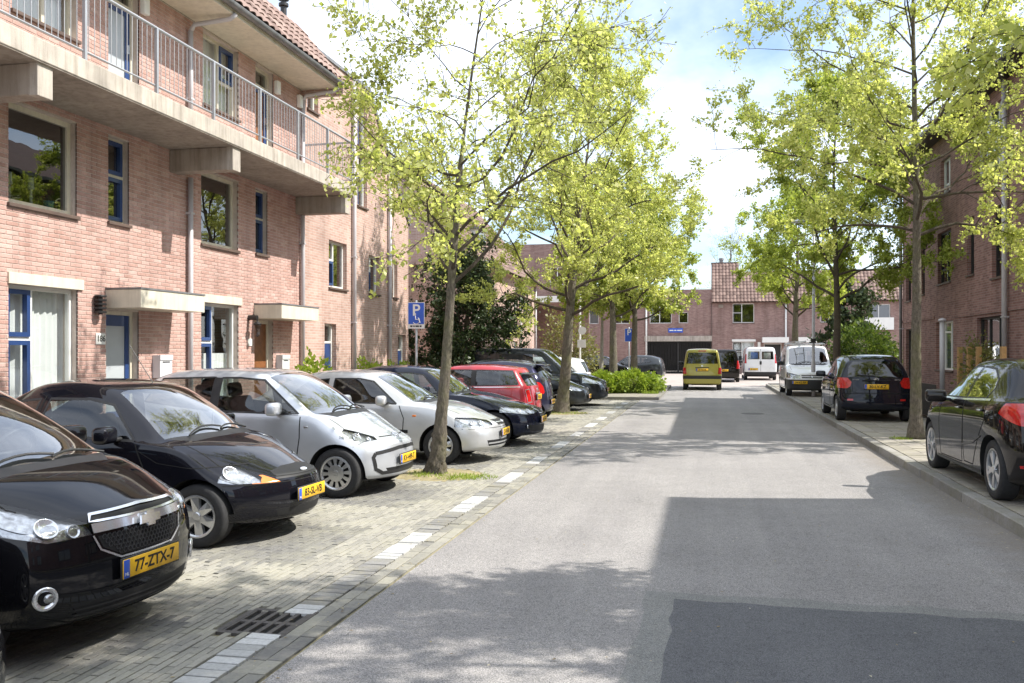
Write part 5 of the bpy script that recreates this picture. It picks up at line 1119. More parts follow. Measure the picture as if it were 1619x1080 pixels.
    def finish(s, name, loc, rz, label, cat, group=None):
        root = s.root = empty(name, loc, rz, label, cat, group); bm = s.bm; ref = s.ref
        # returns round the wheel openings
        for f in bm.faces: f.smooth = True
        by = {}
        for f in bm.faces: by.setdefault(f[s.lay], []).append(f)
        body = None
        for k, fs in sorted(by.items()):
            nm, m, info = s.regs[k]; ids = {}; vs = []; F = []
            for f in fs:
                t = []
                for v in f.verts:
                    if v.index not in ids or True:
                        key = id(v)
                        key = v
                        if key not in ids: ids[key] = len(vs); vs.append(v.co.copy())
                        t.append(ids[key])
                F.append(t)
            no = []
            for p in vs:
                c, n0, fi, dist = s.bvh.find_nearest(p)
                f = ref.faces[fi]; a, b, c3 = f.verts
                q = barycentric_transform(c, a.co, b.co, c3.co, a.normal, b.normal, c3.normal); no.append(q.normalized())
            def mk(nm, pts, m):
                me = bpy.data.meshes.new(nm); me.from_pydata(pts, [], F); me.materials.append(m)
                me.polygons.foreach_set('use_smooth', [True] * len(me.polygons)); me.update()
                me.normals_split_custom_set_from_vertices(no); return me
            o = link(nm, mk(nm, vs, m), root)
            if k == 0: body = o
            if 'refl' in info: link('reflector', mk('reflector', [p - q * info['refl'] for p, q in zip(vs, no)], M_REFL), o)
        for nm, me, tr, sub in s.extra:
            o = link(nm, me, root, *(tr or ((0, 0, 0), (0, 0, 0))))
            for sb in sub or []:
                link(sb[0], sb[1], o, *(sb[2:4] if len(sb) > 2 else ()), **({'scale': sb[4]} if len(sb) > 4 else {}))
        bm.free(); ref.free(); return root
def hatch(L, W, H, fa, wb, r, dc, dh, dr, h0, h1, b0, b1, zr, fset, rset, fbow=.2, rbow=.1, roof=.70, nose=.80, tail=.86, zb=.18, wsbow=.1, crown=.035, hoodw=.84, tuck=.99, mid=None, belt=None, **k):
    H += .04; zr += .03
    sp = dict(L=L, W=W, H=H, fa=fa, wb=wb, r=r, dc=dc, dh=dh, dr=dr, fset=fset, rset=rset, fbow=fbow, rbow=rbow, wsbow=wsbow, crown=crown, tuck=tuck)
    sp['top'] = [(0, h0 - .05), (.13, h0), (dc * .45, h0 + (h1 - h0) * .5), (dc * .78, h0 + (h1 - h0) * .83), (dc, h1), (dc + (dh - dc) * .35, h1 + (H - .06 - h1) * .40), (dh - (dh - dc) * .2, h1 + (H - .06 - h1) * .86), (dh, H - .055), (dh + .35, H - .012), ((dh + dr) / 2 + .1, H), (dr, H - .035), (L, zr)]
    sp['belt'] = belt or [(0, h0 - .1), (.25, h0 - .05), (dc * .7, b0 - .06), (dc + .15, b0), (dr, b1), (L, b1 + .02)]
    sp['plan'] = [(0, nose), (.12, nose + (1 - nose) * .45), (.4, .965), (.85, 1), (L - 1.0, 1), (L - .35, .965), (L - .1, (tail + .965) / 2), (L, tail)]
    sp['roofw'] = [(0, nose * .85), (.3, hoodw - .04), (dc * .8, hoodw), (dc + .1, hoodw), (dh, roof + .015), ((dh + dr) / 2, roof), (dr, roof - .02), (L, roof - .06)]
    sp['zb'] = [(0, zb + .03), (.5, zb), (L - .5, zb), (L, zb + .08)]
    sp.update(k); return sp
def glazing(c, side_polys, rear=None, dark=False, ws_in=.055, cowl=True, trim=True, rear_in=None):
    sp = c.sp; rw = pchip(sp['roofw']); hw = sp['W'] / 2; dc, dh = sp['dc'], sp['dh']
    a = rw(dc) * hw - .02; b = rw(dh) * hw - ws_in
    c.region('windscreen', M_WSCREEN, 'top', [(dc + .13, -a), (dc + .05, -.6 * a), (dc + .02, 0), (dc + .05, .6 * a), (dc + .13, a), (dh + .0, b), (dh + .0, -b)])
    if cowl: c.region('windscreen_cowl', M_BLK, 'top', [(dc + .13, -a), (dc - .06, -.72 * a), (dc - .08, 0), (dc - .06, .72 * a), (dc + .13, a)])
    for i, p in enumerate(side_polys):
        m = M_CGLASSD if (dark and i > 0) else M_CGLASS
        c.region('side_window', m, 'side', p, nmin=.2)
        if trim: c.strips('window_rubber', M_BLK, 'side', p, w=.022, off=.0015, close=True)
    if rear: c.region('rear_window', M_CGLASSD if dark else M_CGLASS, 'rear', rear, both=False, dmax=1.4)
def poly_emblem(kind):
    if ('emb', kind) in SHARED: return SHARED['emb', kind]
    mb = MB()
    if kind == 'bowtie':
        p = [(1.25 * a, 1.25 * b) for a, b in [(-.075, -.02), (-.062, .02), (-.026, .02), (-.022, .036), (.032, .036), (.027, .02), (.075, .02), (.062, -.02), (.026, -.02), (.022, -.036), (-.032, -.036), (-.027, -.02)]]
        mb.prism(p, 0, 0, .014)
    elif kind == 'oval':
        mb.prism([(.055 * math.cos(t), .022 * math.sin(t)) for t in np.linspace(0, 2 * math.pi, 25)[:-1]], 0, 0, .01)
    elif kind == 'ring':
        mb.tube([(.006, .052 * math.cos(t), .052 * math.sin(t)) for t in np.linspace(0, 2 * math.pi, 25)], .005, 5)
        mb.tube([(.006, -.022, .042), (.006, 0, .004), (.006, .022, .042)], .005, 4); mb.tube([(.006, -.046, .016), (.006, -.02, -.044), (.006, 0, -.008), (.006, .02, -.044), (.006, .046, .016)], .005, 4)
    elif kind == 'slant':
        mb.tube([(.005, .05 * math.cos(t), .027 * math.sin(t)) for t in np.linspace(0, 2 * math.pi, 21)], .004, 5)
        mb.tube([(.005, -.02, -.018), (.005, -.012, .019)], .005, 4); mb.tube([(.005, .012, -.019), (.005, .02, .018)], .005, 4); mb.tube([(.005, -.015, -.004), (.005, .015, .004)], .005, 4)
    else: mb.lathe([(0, .008), (.034, .006), (.037, 0)], 20, 'x')
    me = mb.mesh('emblem', M_CHR); SHARED['emb', kind] = me; return me
def emblem(c, kind, y, z, sg=1, lean=0):
    p, n = c.front(y, z, sg); c.part('emblem', poly_emblem(kind), p + n * .003, (0, -math.asin(max(-1, min(1, n.z))) * (1), 0 if sg > 0 else math.pi))
def rods(c, name, m, pts, r=.006, seg=5): c.extra.append((name, MB().tube(pts, r, seg).mesh(name, m), None, None))
def antenna(c, d, y=0, h=.45, lean=-.5):
    p, n = c.topp(d, y); rods(c, 'antenna', M_BLK, [p - n * .01, p + Vector((lean * h, 0, h))], .004)

def car_spark(paintm, **pl):      # tall black hatchback with a big two-part grille
    sp = hatch(3.64, 1.60, 1.52, .72, 2.375, .292, .74, 1.62, 3.2, .86, 1.05, 1.0, 1.07, 1.40, [(.15, .10), (.25, .03), (.45, 0), (.6, .015), (.75, .05), (.86, .11), (.95, .2)], [(.2, .06), (.5, 0), (.9, .05), (1.2, .14), (1.5, .36)], fbow=.20, roof=.72, hoodw=.82, zb=.19, nose=.86)
    c = Car(sp, paintm)
    c.lamp('front', [(.37, .70), (.40, .765), (.58, .87), (.9, 1.05), (.9, .80), (.62, .69)], dmax=.92, bowls=((.58, .775, .06), (.47, .735, .035)))
    c.region('grille', M_GRILLE, 'front', [(-.33, .80), (.33, .80), (.37, .762), (-.37, .762)], both=False); c.region('grille', M_GRILLE, 'front', [(-.355, .685), (.355, .685), (.335, .62), (.22, .56), (-.22, .56), (-.335, .62)], both=False)
    c.region('bumper_grille', M_GRILLE, 'front', [(-.52, .34), (.52, .34), (.46, .25), (-.46, .25)], both=False)
    glazing(c, [[(1.28, 1.02), (1.74, 1.37), (2.2, 1.41), (2.2, 1.04)], [(2.28, 1.045), (2.28, 1.41), (2.75, 1.39), (2.95, 1.1)]], [(-.55, 1.06), (.55, 1.06), (.48, 1.38), (-.48, 1.38)])
    c.region('tail_light', M_RED, 'rear', [(.52, .8), (.8, .8), (.8, 1.05), (.58, 1.02)], dmax=.3)
    for pts in ([(-.355, .80), (0, .812), (.355, .80), (.385, .765), (-.385, .765)],): c.strip('grille_surround', M_CHR, 'front', pts, w=.011, off=.008, close=True)
    c.strip('grille_bar', M_CHR, 'front', [(-.385, .728), (0, .734), (.385, .728)], w=.05, off=.014)
    c.strip('grille_surround', M_CHR, 'front', [(-.385, .69), (-.355, .61), (-.23, .545), (.23, .545), (.355, .61), (.385, .69)], w=.011, off=.008)
    emblem(c, 'bowtie', 0, .728); c.extra[-1] = (c.extra[-1][0], c.extra[-1][1], (c.extra[-1][2][0] + Vector((.032, 0, 0)), c.extra[-1][2][1]), None)
    hexm = pm('grille honeycomb', (.05, .05, .055), .4)
    mb = MB()
    for row in range(5):
        zz = .58 + row * .024; hwid = .24 + row * .026
        for i in range(-11, 12):
            y = (i + (row % 2) * .5) * .032
            if abs(y) > hwid: continue
            p, n = c.front(y, zz); q = [p + n * .004 + Vector((0, .016 * math.cos(a), .0145 * math.sin(a))) for a in np.linspace(0, 2 * math.pi, 7)]
            mb.tube(q, .0022, 3, cap=False)
    o = mb.mesh('grille_honeycomb', hexm); c.extra.append(('grille_honeycomb', o, None, None))
    for g in (1, -1):
        p, n = c.front(.645 * g, .40); c.part('fog_light', MB().lathe([(0, -.012), (.032, -.01), (.05, .006), (.062, .012), (.066, 0)], 22, 'x').mesh('fog_light', M_CHR, smooth=True), p + n * .002, (0, -math.asin(n.z), math.atan2(n.y, n.x)))
        p, n = c.front(.63 * g, .40); c.part('fog_lens', MB().lathe([(0, .014), (.024, .012), (.027, 0)], 16, 'x').mesh('fog_lens', M_REFL, smooth=True), p + n * .003, (0, -math.asin(n.z), math.atan2(n.y, n.x)))
    for z in (.275, .305): c.strip('bumper_slat', M_BLK, 'front', [(-.5, z), (.5, z)], w=.009, off=.01)
    c.strip('bumper_seam', M_SEAM, 'front', [(-.72, .315), (-.5, .235), (.5, .235), (.72, .315)], w=.007)
    c.strips('bumper_seam', M_SEAM, 'side', [(.5, .7), (.42, .60)], w=.007)
    c.basics([[(1.22, .97), (1.14, .7), (1.18, .25), (2.2, .25), (2.24, 1.0)], [(2.24, 1.0), (2.26, .26), (2.7, .27), (2.98, .7), (3.0, 1.06)]], mirror=(1.36, 1.06), handles=((2.1, .9),), style=('spoke', 5, .4), plate_f=('77-ZTX-7', 0, .475), hood=True)
    return c
def car_ka(paintm, plate='83-SL-VB'):      # small rounded three-door
    sp = hatch(3.62, 1.63, 1.42, .71, 2.45, .280, .98, 1.68, 2.75, .66, .95, .90, .96, 1.05, [(.15, .06), (.3, .01), (.45, 0), (.55, .02), (.65, .08), (.75, .17)], [(.2, .06), (.5, 0), (.8, .05), (1.0, .13), (1.3, .4)], fbow=.28, roof=.70, nose=.76, hoodw=.84, zb=.17)
    c = Car(sp, paintm)
    c.lamp('front', [(.50, .68), (.46, .60), (.52, .555), (.70, .56), (.9, .62), (.9, .83), (.74, .825), (.60, .77)], dmax=.52, bowls=((.62, .655, .07),))
    c.region('indicator', M_AMBER, 'front', [(.36, .548), (.58, .552), (.56, .615), (.44, .615)], dmax=.6)
    c.region('grille', M_GRILLE, 'front', [(-.38, .575), (.38, .575), (.34, .64), (.15, .665), (-.15, .665), (-.34, .64)], both=False)
    c.region('bumper_grille', M_GRILLE, 'front', [(-.42, .31), (.42, .31), (.38, .24), (-.38, .24)], both=False)
    c.region('bumper', M_BLK if plate[0] == 'x' else paintm, 'front', [(-.9, .22), (.9, .22), (.9, .3), (-.9, .3)], both=False, dmax=.5)
    glazing(c, [[(1.34, .925), (1.66, 1.235), (1.9, 1.285), (2.34, 1.285), (2.40, .965)], [(2.50, .97), (2.45, 1.28), (2.7, 1.255), (3.05, 1.02)]], [(-.5, .98), (.5, .98), (.42, 1.2), (-.42, 1.2)])
    c.region('tail_light', M_RED, 'rear', [(.5, .62), (.85, .62), (.85, .85), (.55, .85)], dmax=.3)
    for z in (.60,): c.strip('grille_slat', M_BLK, 'front', [(-.36, z), (.36, z)], w=.012, off=.006)
    emblem(c, 'oval', 0, .615); c.strip('bumper_seam', M_SEAM, 'front', [(-.75, .545), (.75, .545)], w=.008)
    c.strips('wing_seam', M_SEAM, 'side', [(1.28, .84), (1.08, .74), (.75, .7), (.42, .71)], w=.007)
    c.strips('sill_seam', M_SEAM, 'side', [(1.12, .24), (2.7, .26)], w=.008)
    c.strips('side_moulding', M_BLK, 'side', [(1.2, .47), (2.35, .48)], w=.045, off=.004)
    c.basics([[(1.32, .90), (1.22, .7), (1.24, .25), (2.35, .25), (2.44, .95), (2.40, 1.31)]], mirror=(1.5, .94), handles=((2.25, .84),), style=('spoke', 6, .42), rimr=.185, plate_f=(plate, 0, .42), mirror_mat=M_BLK if plate[0] == 'x' else None)
    antenna(c, 1.75, .05, .38, -.75)
    return c
def car_up(paintm, plate='KV-449-T'):
    sp = hatch(3.54, 1.645, 1.48, .60, 2.42, .292, .78, 1.58, 3.1, .70, 1.0, .97, 1.03, 1.36, [(.15, .07), (.25, .015), (.4, 0), (.55, .01), (.65, .05), (.78, .14), (.9, .22)], [(.2, .05), (.5, 0), (.9, .03), (1.2, .10), (1.45, .24)], fbow=.22, roof=.735, nose=.83, hoodw=.86, zb=.17, tail=.9)
    c = Car(sp, paintm)
    c.lamp('front', [(.44, .665), (.42, .70), (.56, .77), (.70, .82), (.9, .86), (.9, .74), (.66, .645)], dmax=.56, bowls=((.61, .715, .055), (.50, .69, .03)))
    # dark bumper frame
    for pts in ([(-.60, .515), (-.2, .555), (.2, .555), (.60, .515), (.635, .47), (.60, .33), (.5, .275), (-.5, .275), (-.60, .33), (-.635, .47)],): c.strip('bumper_frame', M_BLK, 'front', pts, w=.042, off=.004, close=True)
    c.region('bumper_grille', M_GRILLE, 'front', [(-.46, .33), (.46, .33), (.42, .28), (-.42, .28)], both=False)
    c.region('bumper_lip', M_BLK, 'front', [(-.8, .15), (.8, .15), (.8, .215), (-.8, .215)], both=False, dmax=.5)
    p = [[(1.08, .975), (1.62, 1.375), (1.95, 1.40), (2.18, 1.40), (2.18, 1.0)], [(2.28, 1.005), (2.28, 1.405), (3.06, 1.38), (3.24, 1.10)]]
    glazing(c, p, [(-.66, 1.0), (.66, 1.0), (.56, 1.36), (-.56, 1.36)], trim=True)
    c.region('pillar_trim', M_BLK, 'side', [(2.18, 1.0), (2.18, 1.40), (2.28, 1.405), (2.28, 1.005)])
    c.region('tail_light', M_RED, 'rear', [(.60, .6), (.9, .6), (.9, 1.0), (.64, 1.0)], dmax=.3)
    c.strip('bonnet_seam', M_SEAM, 'front', [(-.36, .69), (-.1, .69)], w=.008); c.strip('bonnet_seam', M_SEAM, 'front', [(.1, .69), (.36, .69)], w=.008); emblem(c, 'ring', 0, .69)
    c.strips('bumper_seam', M_SEAM, 'side', [(.30, .66), (.40, .60)], w=.006)
    c.basics([[(1.05, .95), (1.05, .7), (1.12, .25), (2.1, .25), (2.21, .6), (2.22, 1.0)]], mirror=(1.3, 1.0), handles=((2.05, .90),), style=('cover', 12, .55), rimr=.196, plate_f=(plate, 0, .415), mirror_size=(.15, .24, .155))
    c.part('side_indicator', rbox_mesh('side_indicator', .055, .014, .028, .006, M_REFL), c.side(.97, .83, 1)[0]); c.part('side_indicator', rbox_mesh('side_indicator', .055, .014, .028, .006, M_REFL), c.side(.97, .83, -1)[0])
    return c
def car_accent(paintm, plate='27-PJ-HR', lvl=2):
    sp = hatch(4.2, 1.67, 1.395, .84, 2.44, .288, 1.18, 1.95, 3.1, .68, .95, .89, .94, .98, [(.15, .08), (.25, .02), (.4, 0), (.5, .015), (.6, .05), (.72, .12)], [(.2, .06), (.5, 0), (.8, .03), (1.0, .1)], fbow=.24, roof=.70, nose=.78, hoodw=.84, zb=.18)
    c = Car(sp, paintm, lvl)
    c.lamp('front', [(.36, .585), (.34, .66), (.5, .70), (.9, .735), (.9, .58), (.6, .555)], dmax=.62, bowls=((.5, .63, .055), (.64, .635, .05)))
    c.region('grille', M_GRILLE, 'front', [(-.27, .66), (.27, .66), (.21, .575), (-.21, .575)], both=False)
    c.region('bumper_grille', M_GRILLE, 'front', [(-.55, .36), (.55, .36), (.5, .27), (-.5, .27)], both=False)
    glazing(c, [[(1.55, .915), (1.98, 1.255), (2.2, 1.295), (2.62, 1.295), (2.62, .935)], [(2.72, .94), (2.72, 1.29), (3.05, 1.25), (3.35, 1.03)]])
    for y in (-.16, -.08, 0, .08, .16): c.strip('grille_bar', M_CHR, 'front', [(y, .655), (y * .85, .58)], w=.01, off=.006)
    c.strip('grille_bar', M_CHR, 'front', [(-.25, .618), (.25, .618)], w=.01, off=.007); emblem(c, 'slant', 0, .62)
    c.strip('bumper_slat', paintm, 'front', [(-.52, .315), (.52, .315)], w=.022, off=.012)
    c.strip('bumper_seam', M_SEAM, 'front', [(-.8, .545), (.8, .545)], w=.007); c.strips('side_moulding', paintm, 'side', [(1.35, .5), (2.6, .51)], w=.05, off=.006)
    c.basics([[(1.5, .89), (1.42, .7), (1.45, .25), (2.5, .25), (2.66, .6), (2.68, .95)]], mirror=(1.72, .93), handles=((2.45, .83),), style=('spoke', 7, .42), plate_f=(plate, 0, .46))
    c.part('side_indicator', rbox_mesh('side_indicator', .06, .014, .03, .006, M_AMBER), c.side(1.25, .74, -1)[0])
    return c
def car_premium(paintm, plate='48-TJ-GX', lvl=2):     # long-bonnet hatchback, twin grille
    sp = hatch(4.24, 1.75, 1.425, .78, 2.66, .315, 1.42, 2.1, 3.4, .70, .97, .93, .99, 1.18, [(.15, .08), (.25, .02), (.4, 0), (.55, .02), (.66, .06), (.78, .14)], [(.2, .06), (.5, 0), (.9, .05), (1.2, .2), (1.4, .4)], fbow=.26, roof=.69, nose=.78, hoodw=.83, zb=.17)
    c = Car(sp, paintm, lvl)
    c.lamp('front', [(.28, .60), (.27, .68), (.5, .715), (.9, .77), (.9, .64), (.55, .575)], dmax=.66, bowls=((.44, .645, .052), (.60, .655, .052)))
    for g in (1, -1): c.region('grille', M_GRILLE, 'front', [(.03 * g, .585), (.2 * g, .60), (.23 * g, .675), (.05 * g, .695)], both=False); c.strip('grille_surround', M_CHR, 'front', [(.03 * g, .58), (.2 * g, .595), (.235 * g, .68), (.05 * g, .70)], w=.014, off=.008, close=True)
    c.region('bumper_grille', M_GRILLE, 'front', [(-.6, .38), (.6, .38), (.5, .26), (-.5, .26)], both=False)
    glazing(c, [[(1.80, .955), (2.15, 1.29), (2.4, 1.325), (2.72, 1.325), (2.72, .975)], [(2.80, .98), (2.80, 1.32), (3.2, 1.28), (3.45, 1.05)]])
    for g in (1, -1):
        p, n = c.front(.6 * g, .36); c.part('fog_light', poly_emblem('round'), p + n * .01)
    emblem(c, 'round', 0, .735); c.strip('bumper_seam', M_SEAM, 'front', [(-.8, .56), (.8, .56)], w=.007)
    c.basics([[(1.75, .93), (1.65, .7), (1.68, .25), (2.7, .25), (2.76, .98)]], mirror=(1.98, .97), handles=((2.6, .86),), style=('spoke', 5, .34), plate_f=(plate, 0, .47))
    return c
def car_mini(paintm, roofm, plate='19-RZ-LT'):        # seen from its tail: upright glass, chrome lamps
    sp = hatch(3.70, 1.69, 1.41, .72, 2.467, .30, 1.20, 1.72, 3.15, .76, .97, .95, .99, 1.34, [(.15, .08), (.3, .01), (.45, 0), (.6, .02), (.75, .09), (.9, .2)], [(.2, .05), (.45, 0), (.7, .03), (.95, .08), (1.15, .2), (1.4, .36)], fbow=.22, rbow=.14, roof=.77, nose=.82, hoodw=.84, zb=.18)
    c = Car(sp, paintm)
    c.lamp('front', [(.42, .6), (.42, .74), (.56, .82), (.75, .78), (.75, .62), (.56, .56)], dmax=.6)
    glazing(c, [[(1.52, .99), (1.70, 1.29), (1.9, 1.325), (2.35, 1.325), (2.35, 1.0)], [(2.44, 1.0), (2.44, 1.325), (3.22, 1.31), (3.36, 1.02)]], [(-.58, .99), (.58, .99), (.54, 1.27), (-.54, 1.27)])
    c.region('pillar_trim', M_BLK, 'side', [(2.35, .99), (2.35, 1.33), (2.44, 1.33), (2.44, .99)])
    c.region('tail_light', M_RED, 'rear', [(.52, .66), (.68, .66), (.70, .90), (.54, .92)], dmax=.45)
    for g in (1, -1): c.strip('lamp_surround', M_CHR, 'rear', [(.515 * g, .65), (.69 * g, .65), (.70 * g, .905), (.535 * g, .925)], w=.016, off=.006, close=True)
    c.strip('tailgate_seam', M_SEAM, 'rear', [(-.5, .95), (-.46, .5), (.46, .5), (.5, .95)], w=.008); c.strip('tailgate_handle', M_CHR, 'rear', [(-.24, .82), (.24, .82)], w=.035, off=.014)
    c.strips('belt_chrome', M_CHR, 'side', [(1.3, .955), (3.4, .975)], w=.014, off=.004)
    emblem(c, 'round', 0, .90, -1)
    p, n = c.topp(3.45, 0); c.part('roof_spoiler', rbox_mesh('roof_spoiler', .16, 1.02, .035, .015, M_BLK), (p.x - .02, 0, p.z + .008), (0, -.05, 0))
    c.basics([[(1.4, .93), (1.36, .3), (2.3, .28), (2.4, .98)]], mirror=(1.6, .99), handles=((2.25, .86),), style=('spoke', 5, .34), plate_r=(plate, 0, .74), interior=True)
    antenna(c, 1.9, 0, .4, -.35)
    return c
def car_small_rear(paintm, plate='64-SB-FN', spoiler=True, lvl=2, L=3.43, H=1.465, W=1.63):   # five-door city car, tail to the street
    sp = hatch(L, W, H, .66, 2.34, .275, .85, 1.55, 3.0 + L - 3.43, .72, .98, .95, 1.06, H - .10, [(.15, .07), (.25, .01), (.4, 0), (.6, .03), (.75, .12), (.9, .2)], [(.2, .06), (.42, 0), (.7, .02), (1.0, .08), (1.2, .18), (H, .38)], fbow=.22, rbow=.16, roof=.72, nose=.8, tail=.84, zb=.19)
    c = Car(sp, paintm, lvl)
    c.lamp('front', [(.4, .62), (.4, .7), (.6, .8), (.9, .88), (.9, .66), (.6, .6)], dmax=.7, bowls=((.55, .68, .05),))
    e = L - 3.43
    glazing(c, [[(1.2, .99), (1.6, 1.33), (1.9, 1.37), (2.1, 1.37), (2.1, 1.02)], [(2.18, 1.025), (2.18, 1.37), (2.6 + e, 1.35), (2.85 + e, 1.12)]], [(-.54, 1.0), (.54, 1.0), (.47, H - .14), (-.47, H - .14)], dark=True)
    c.region('tail_light', M_RED, 'rear', [(.52, .74), (.60, .70), (.85, .78), (.85, 1.02), (.64, .98), (.54, .88)], dmax=.42)
    c.strip('tailgate_seam', M_SEAM, 'rear', [(-.50, 1.0), (-.46, .55), (.46, .55), (.50, 1.0)], w=.008); emblem(c, 'round', 0, .92, -1)
    p, n = c.topp(L - .33, 0)
    if spoiler: c.part('roof_spoiler', rbox_mesh('roof_spoiler', .22, 1.0, .04, .018, paintm), (p.x - .08, 0, p.z + .008), (0, -.12, 0))
    q = [c.front(-.1 + .35 * t, 1.02 + .12 * t, -1) for t in (0, .5, 1)]; rods(c, 'wiper', M_BLK, [a + b * .02 for a, b in q], .009)
    c.strip('bumper_seam', M_SEAM, 'rear', [(-.75, .60), (.75, .60)], w=.007)
    c.basics([[(1.2, .93), (1.2, .3), (2.1, .28), (2.14, 1.0)], [(2.14, 1.0), (2.2, .28), (2.6 + e, .4), (2.88 + e, .9)]], mirror=(1.42, 1.0), handles=((2.0, .88),), style=('spoke', 5, .36), plate_r=(plate, 0, .5 if L < 3.5 else .66))
    antenna(c, 1.7, 0, .35, -.5)
    return c
def car_hatch_front(paintm, plate='91-XG-KD', lvl=1):
    sp = hatch(4.0, 1.70, 1.46, .82, 2.5, .30, 1.05, 1.82, 3.4, .70, .98, .94, 1.0, 1.3, [(.15, .08), (.25, .02), (.4, 0), (.55, .02), (.7, .09), (.85, .18)], [(.2, .06), (.5, 0), (.9, .05), (1.2, .15), (1.45, .35)], fbow=.24, roof=.71, nose=.8, zb=.18)
    c = Car(sp, paintm, lvl)
    c.lamp('front', [(.4, .60), (.4, .68), (.6, .76), (.9, .84), (.9, .64), (.6, .58)], dmax=.75, bowls=((.55, .655, .05), (.66, .68, .045)))
    c.region('grille', M_GRILLE, 'front', [(-.3, .68), (.3, .68), (.26, .6), (-.26, .6)], both=False); c.region('bumper_grille', M_GRILLE, 'front', [(-.5, .36), (.5, .36), (.45, .26), (-.45, .26)], both=False)
    glazing(c, [[(1.45, .97), (1.88, 1.32), (2.1, 1.36), (2.4, 1.36), (2.4, .99)], [(2.48, 1.0), (2.48, 1.36), (3.0, 1.34), (3.3, 1.08)]])
    emblem(c, 'round', 0, .64)
    c.basics([[(1.4, .93), (1.35, .3), (2.4, .28), (2.44, 1.0)]], mirror=(1.62, .98), handles=((2.3, .86),), style=('spoke', 5, .36), plate_f=(plate, 0, .42))
    return c
def car_astra(paintm, plate='36-PVD-4'):
    sp = hatch(4.42, 1.81, 1.51, .93, 2.685, .325, 1.20, 2.1, 3.5, .74, 1.0, .98, 1.06, 1.14, [(.15, .1), (.3, .02), (.45, 0), (.6, .02), (.75, .1), (.85, .2)], [(.2, .06), (.45, 0), (.8, .03), (1.0, .1), (1.15, .25)], fbow=.3, rbow=.2, roof=.685, nose=.78, tail=.82, zb=.17, hoodw=.84)
    c = Car(sp, paintm)
    c.lamp('front', [(.45, .66), (.45, .74), (.65, .82), (.95, .9), (.95, .7), (.65, .64)], dmax=.9, bowls=((.6, .72, .05),))
    glazing(c, [[(1.66, 1.03), (1.9, 1.24), (2.2, 1.395), (2.45, 1.43), (2.62, 1.43), (2.56, 1.055)], [(2.62, 1.055), (2.68, 1.43), (3.1, 1.41), (3.38, 1.30), (3.44, 1.20), (3.32, 1.08)], ], None)
    c.region('rear_window', M_CGLASSD, 'top', [(3.62, -.48), (3.62, .48), (4.16, .60), (4.16, -.60)])
    c.region('tail_light', M_RED, 'side', [(3.80, .95), (3.90, 1.06), (4.35, 1.08), (4.5, 1.0), (4.5, .82), (4.15, .84)], nmin=-.3)
    c.strips('belt_chrome', M_CHR, 'side', [(1.6, 1.01), (2.56, 1.035), (3.5, 1.075)], w=.022, off=.005)
    c.strips('swage_line', paintm, 'side', [(2.2, .44), (3.0, .56), (3.3, .66)], w=.02, off=.006)
    c.strips('sill_trim', M_BLK, 'side', [(1.35, .23), (3.2, .24)], w=.05, off=.003)
    c.strips('bumper_reflector', M_RED, 'side', [(4.16, .42), (4.26, .43)], w=.03, off=.004)
    c.basics([[(1.6, 1.0), (1.5, .75), (1.52, .27), (2.5, .28), (2.58, .62), (2.6, 1.04)], [(2.6, 1.04), (2.6, .3), (2.95, .3), (3.2, .62), (3.42, .85), (3.46, 1.05)]], mirror=(1.9, 1.0), handles=((2.42, .93), (3.3, .95)), style=('twin', 5, .3), rimr=.225, mirror_size=(.15, .25, .16))
    for d in (2.42, 3.3):
        for g in (1, -1):
            p, n = c.side(d, .93 + (d > 3) * .02, g); c.part('handle_trim', rbox_mesh('handle_trim', .12, .012, .012, .004, M_CHR), p + n * .03)
    return c
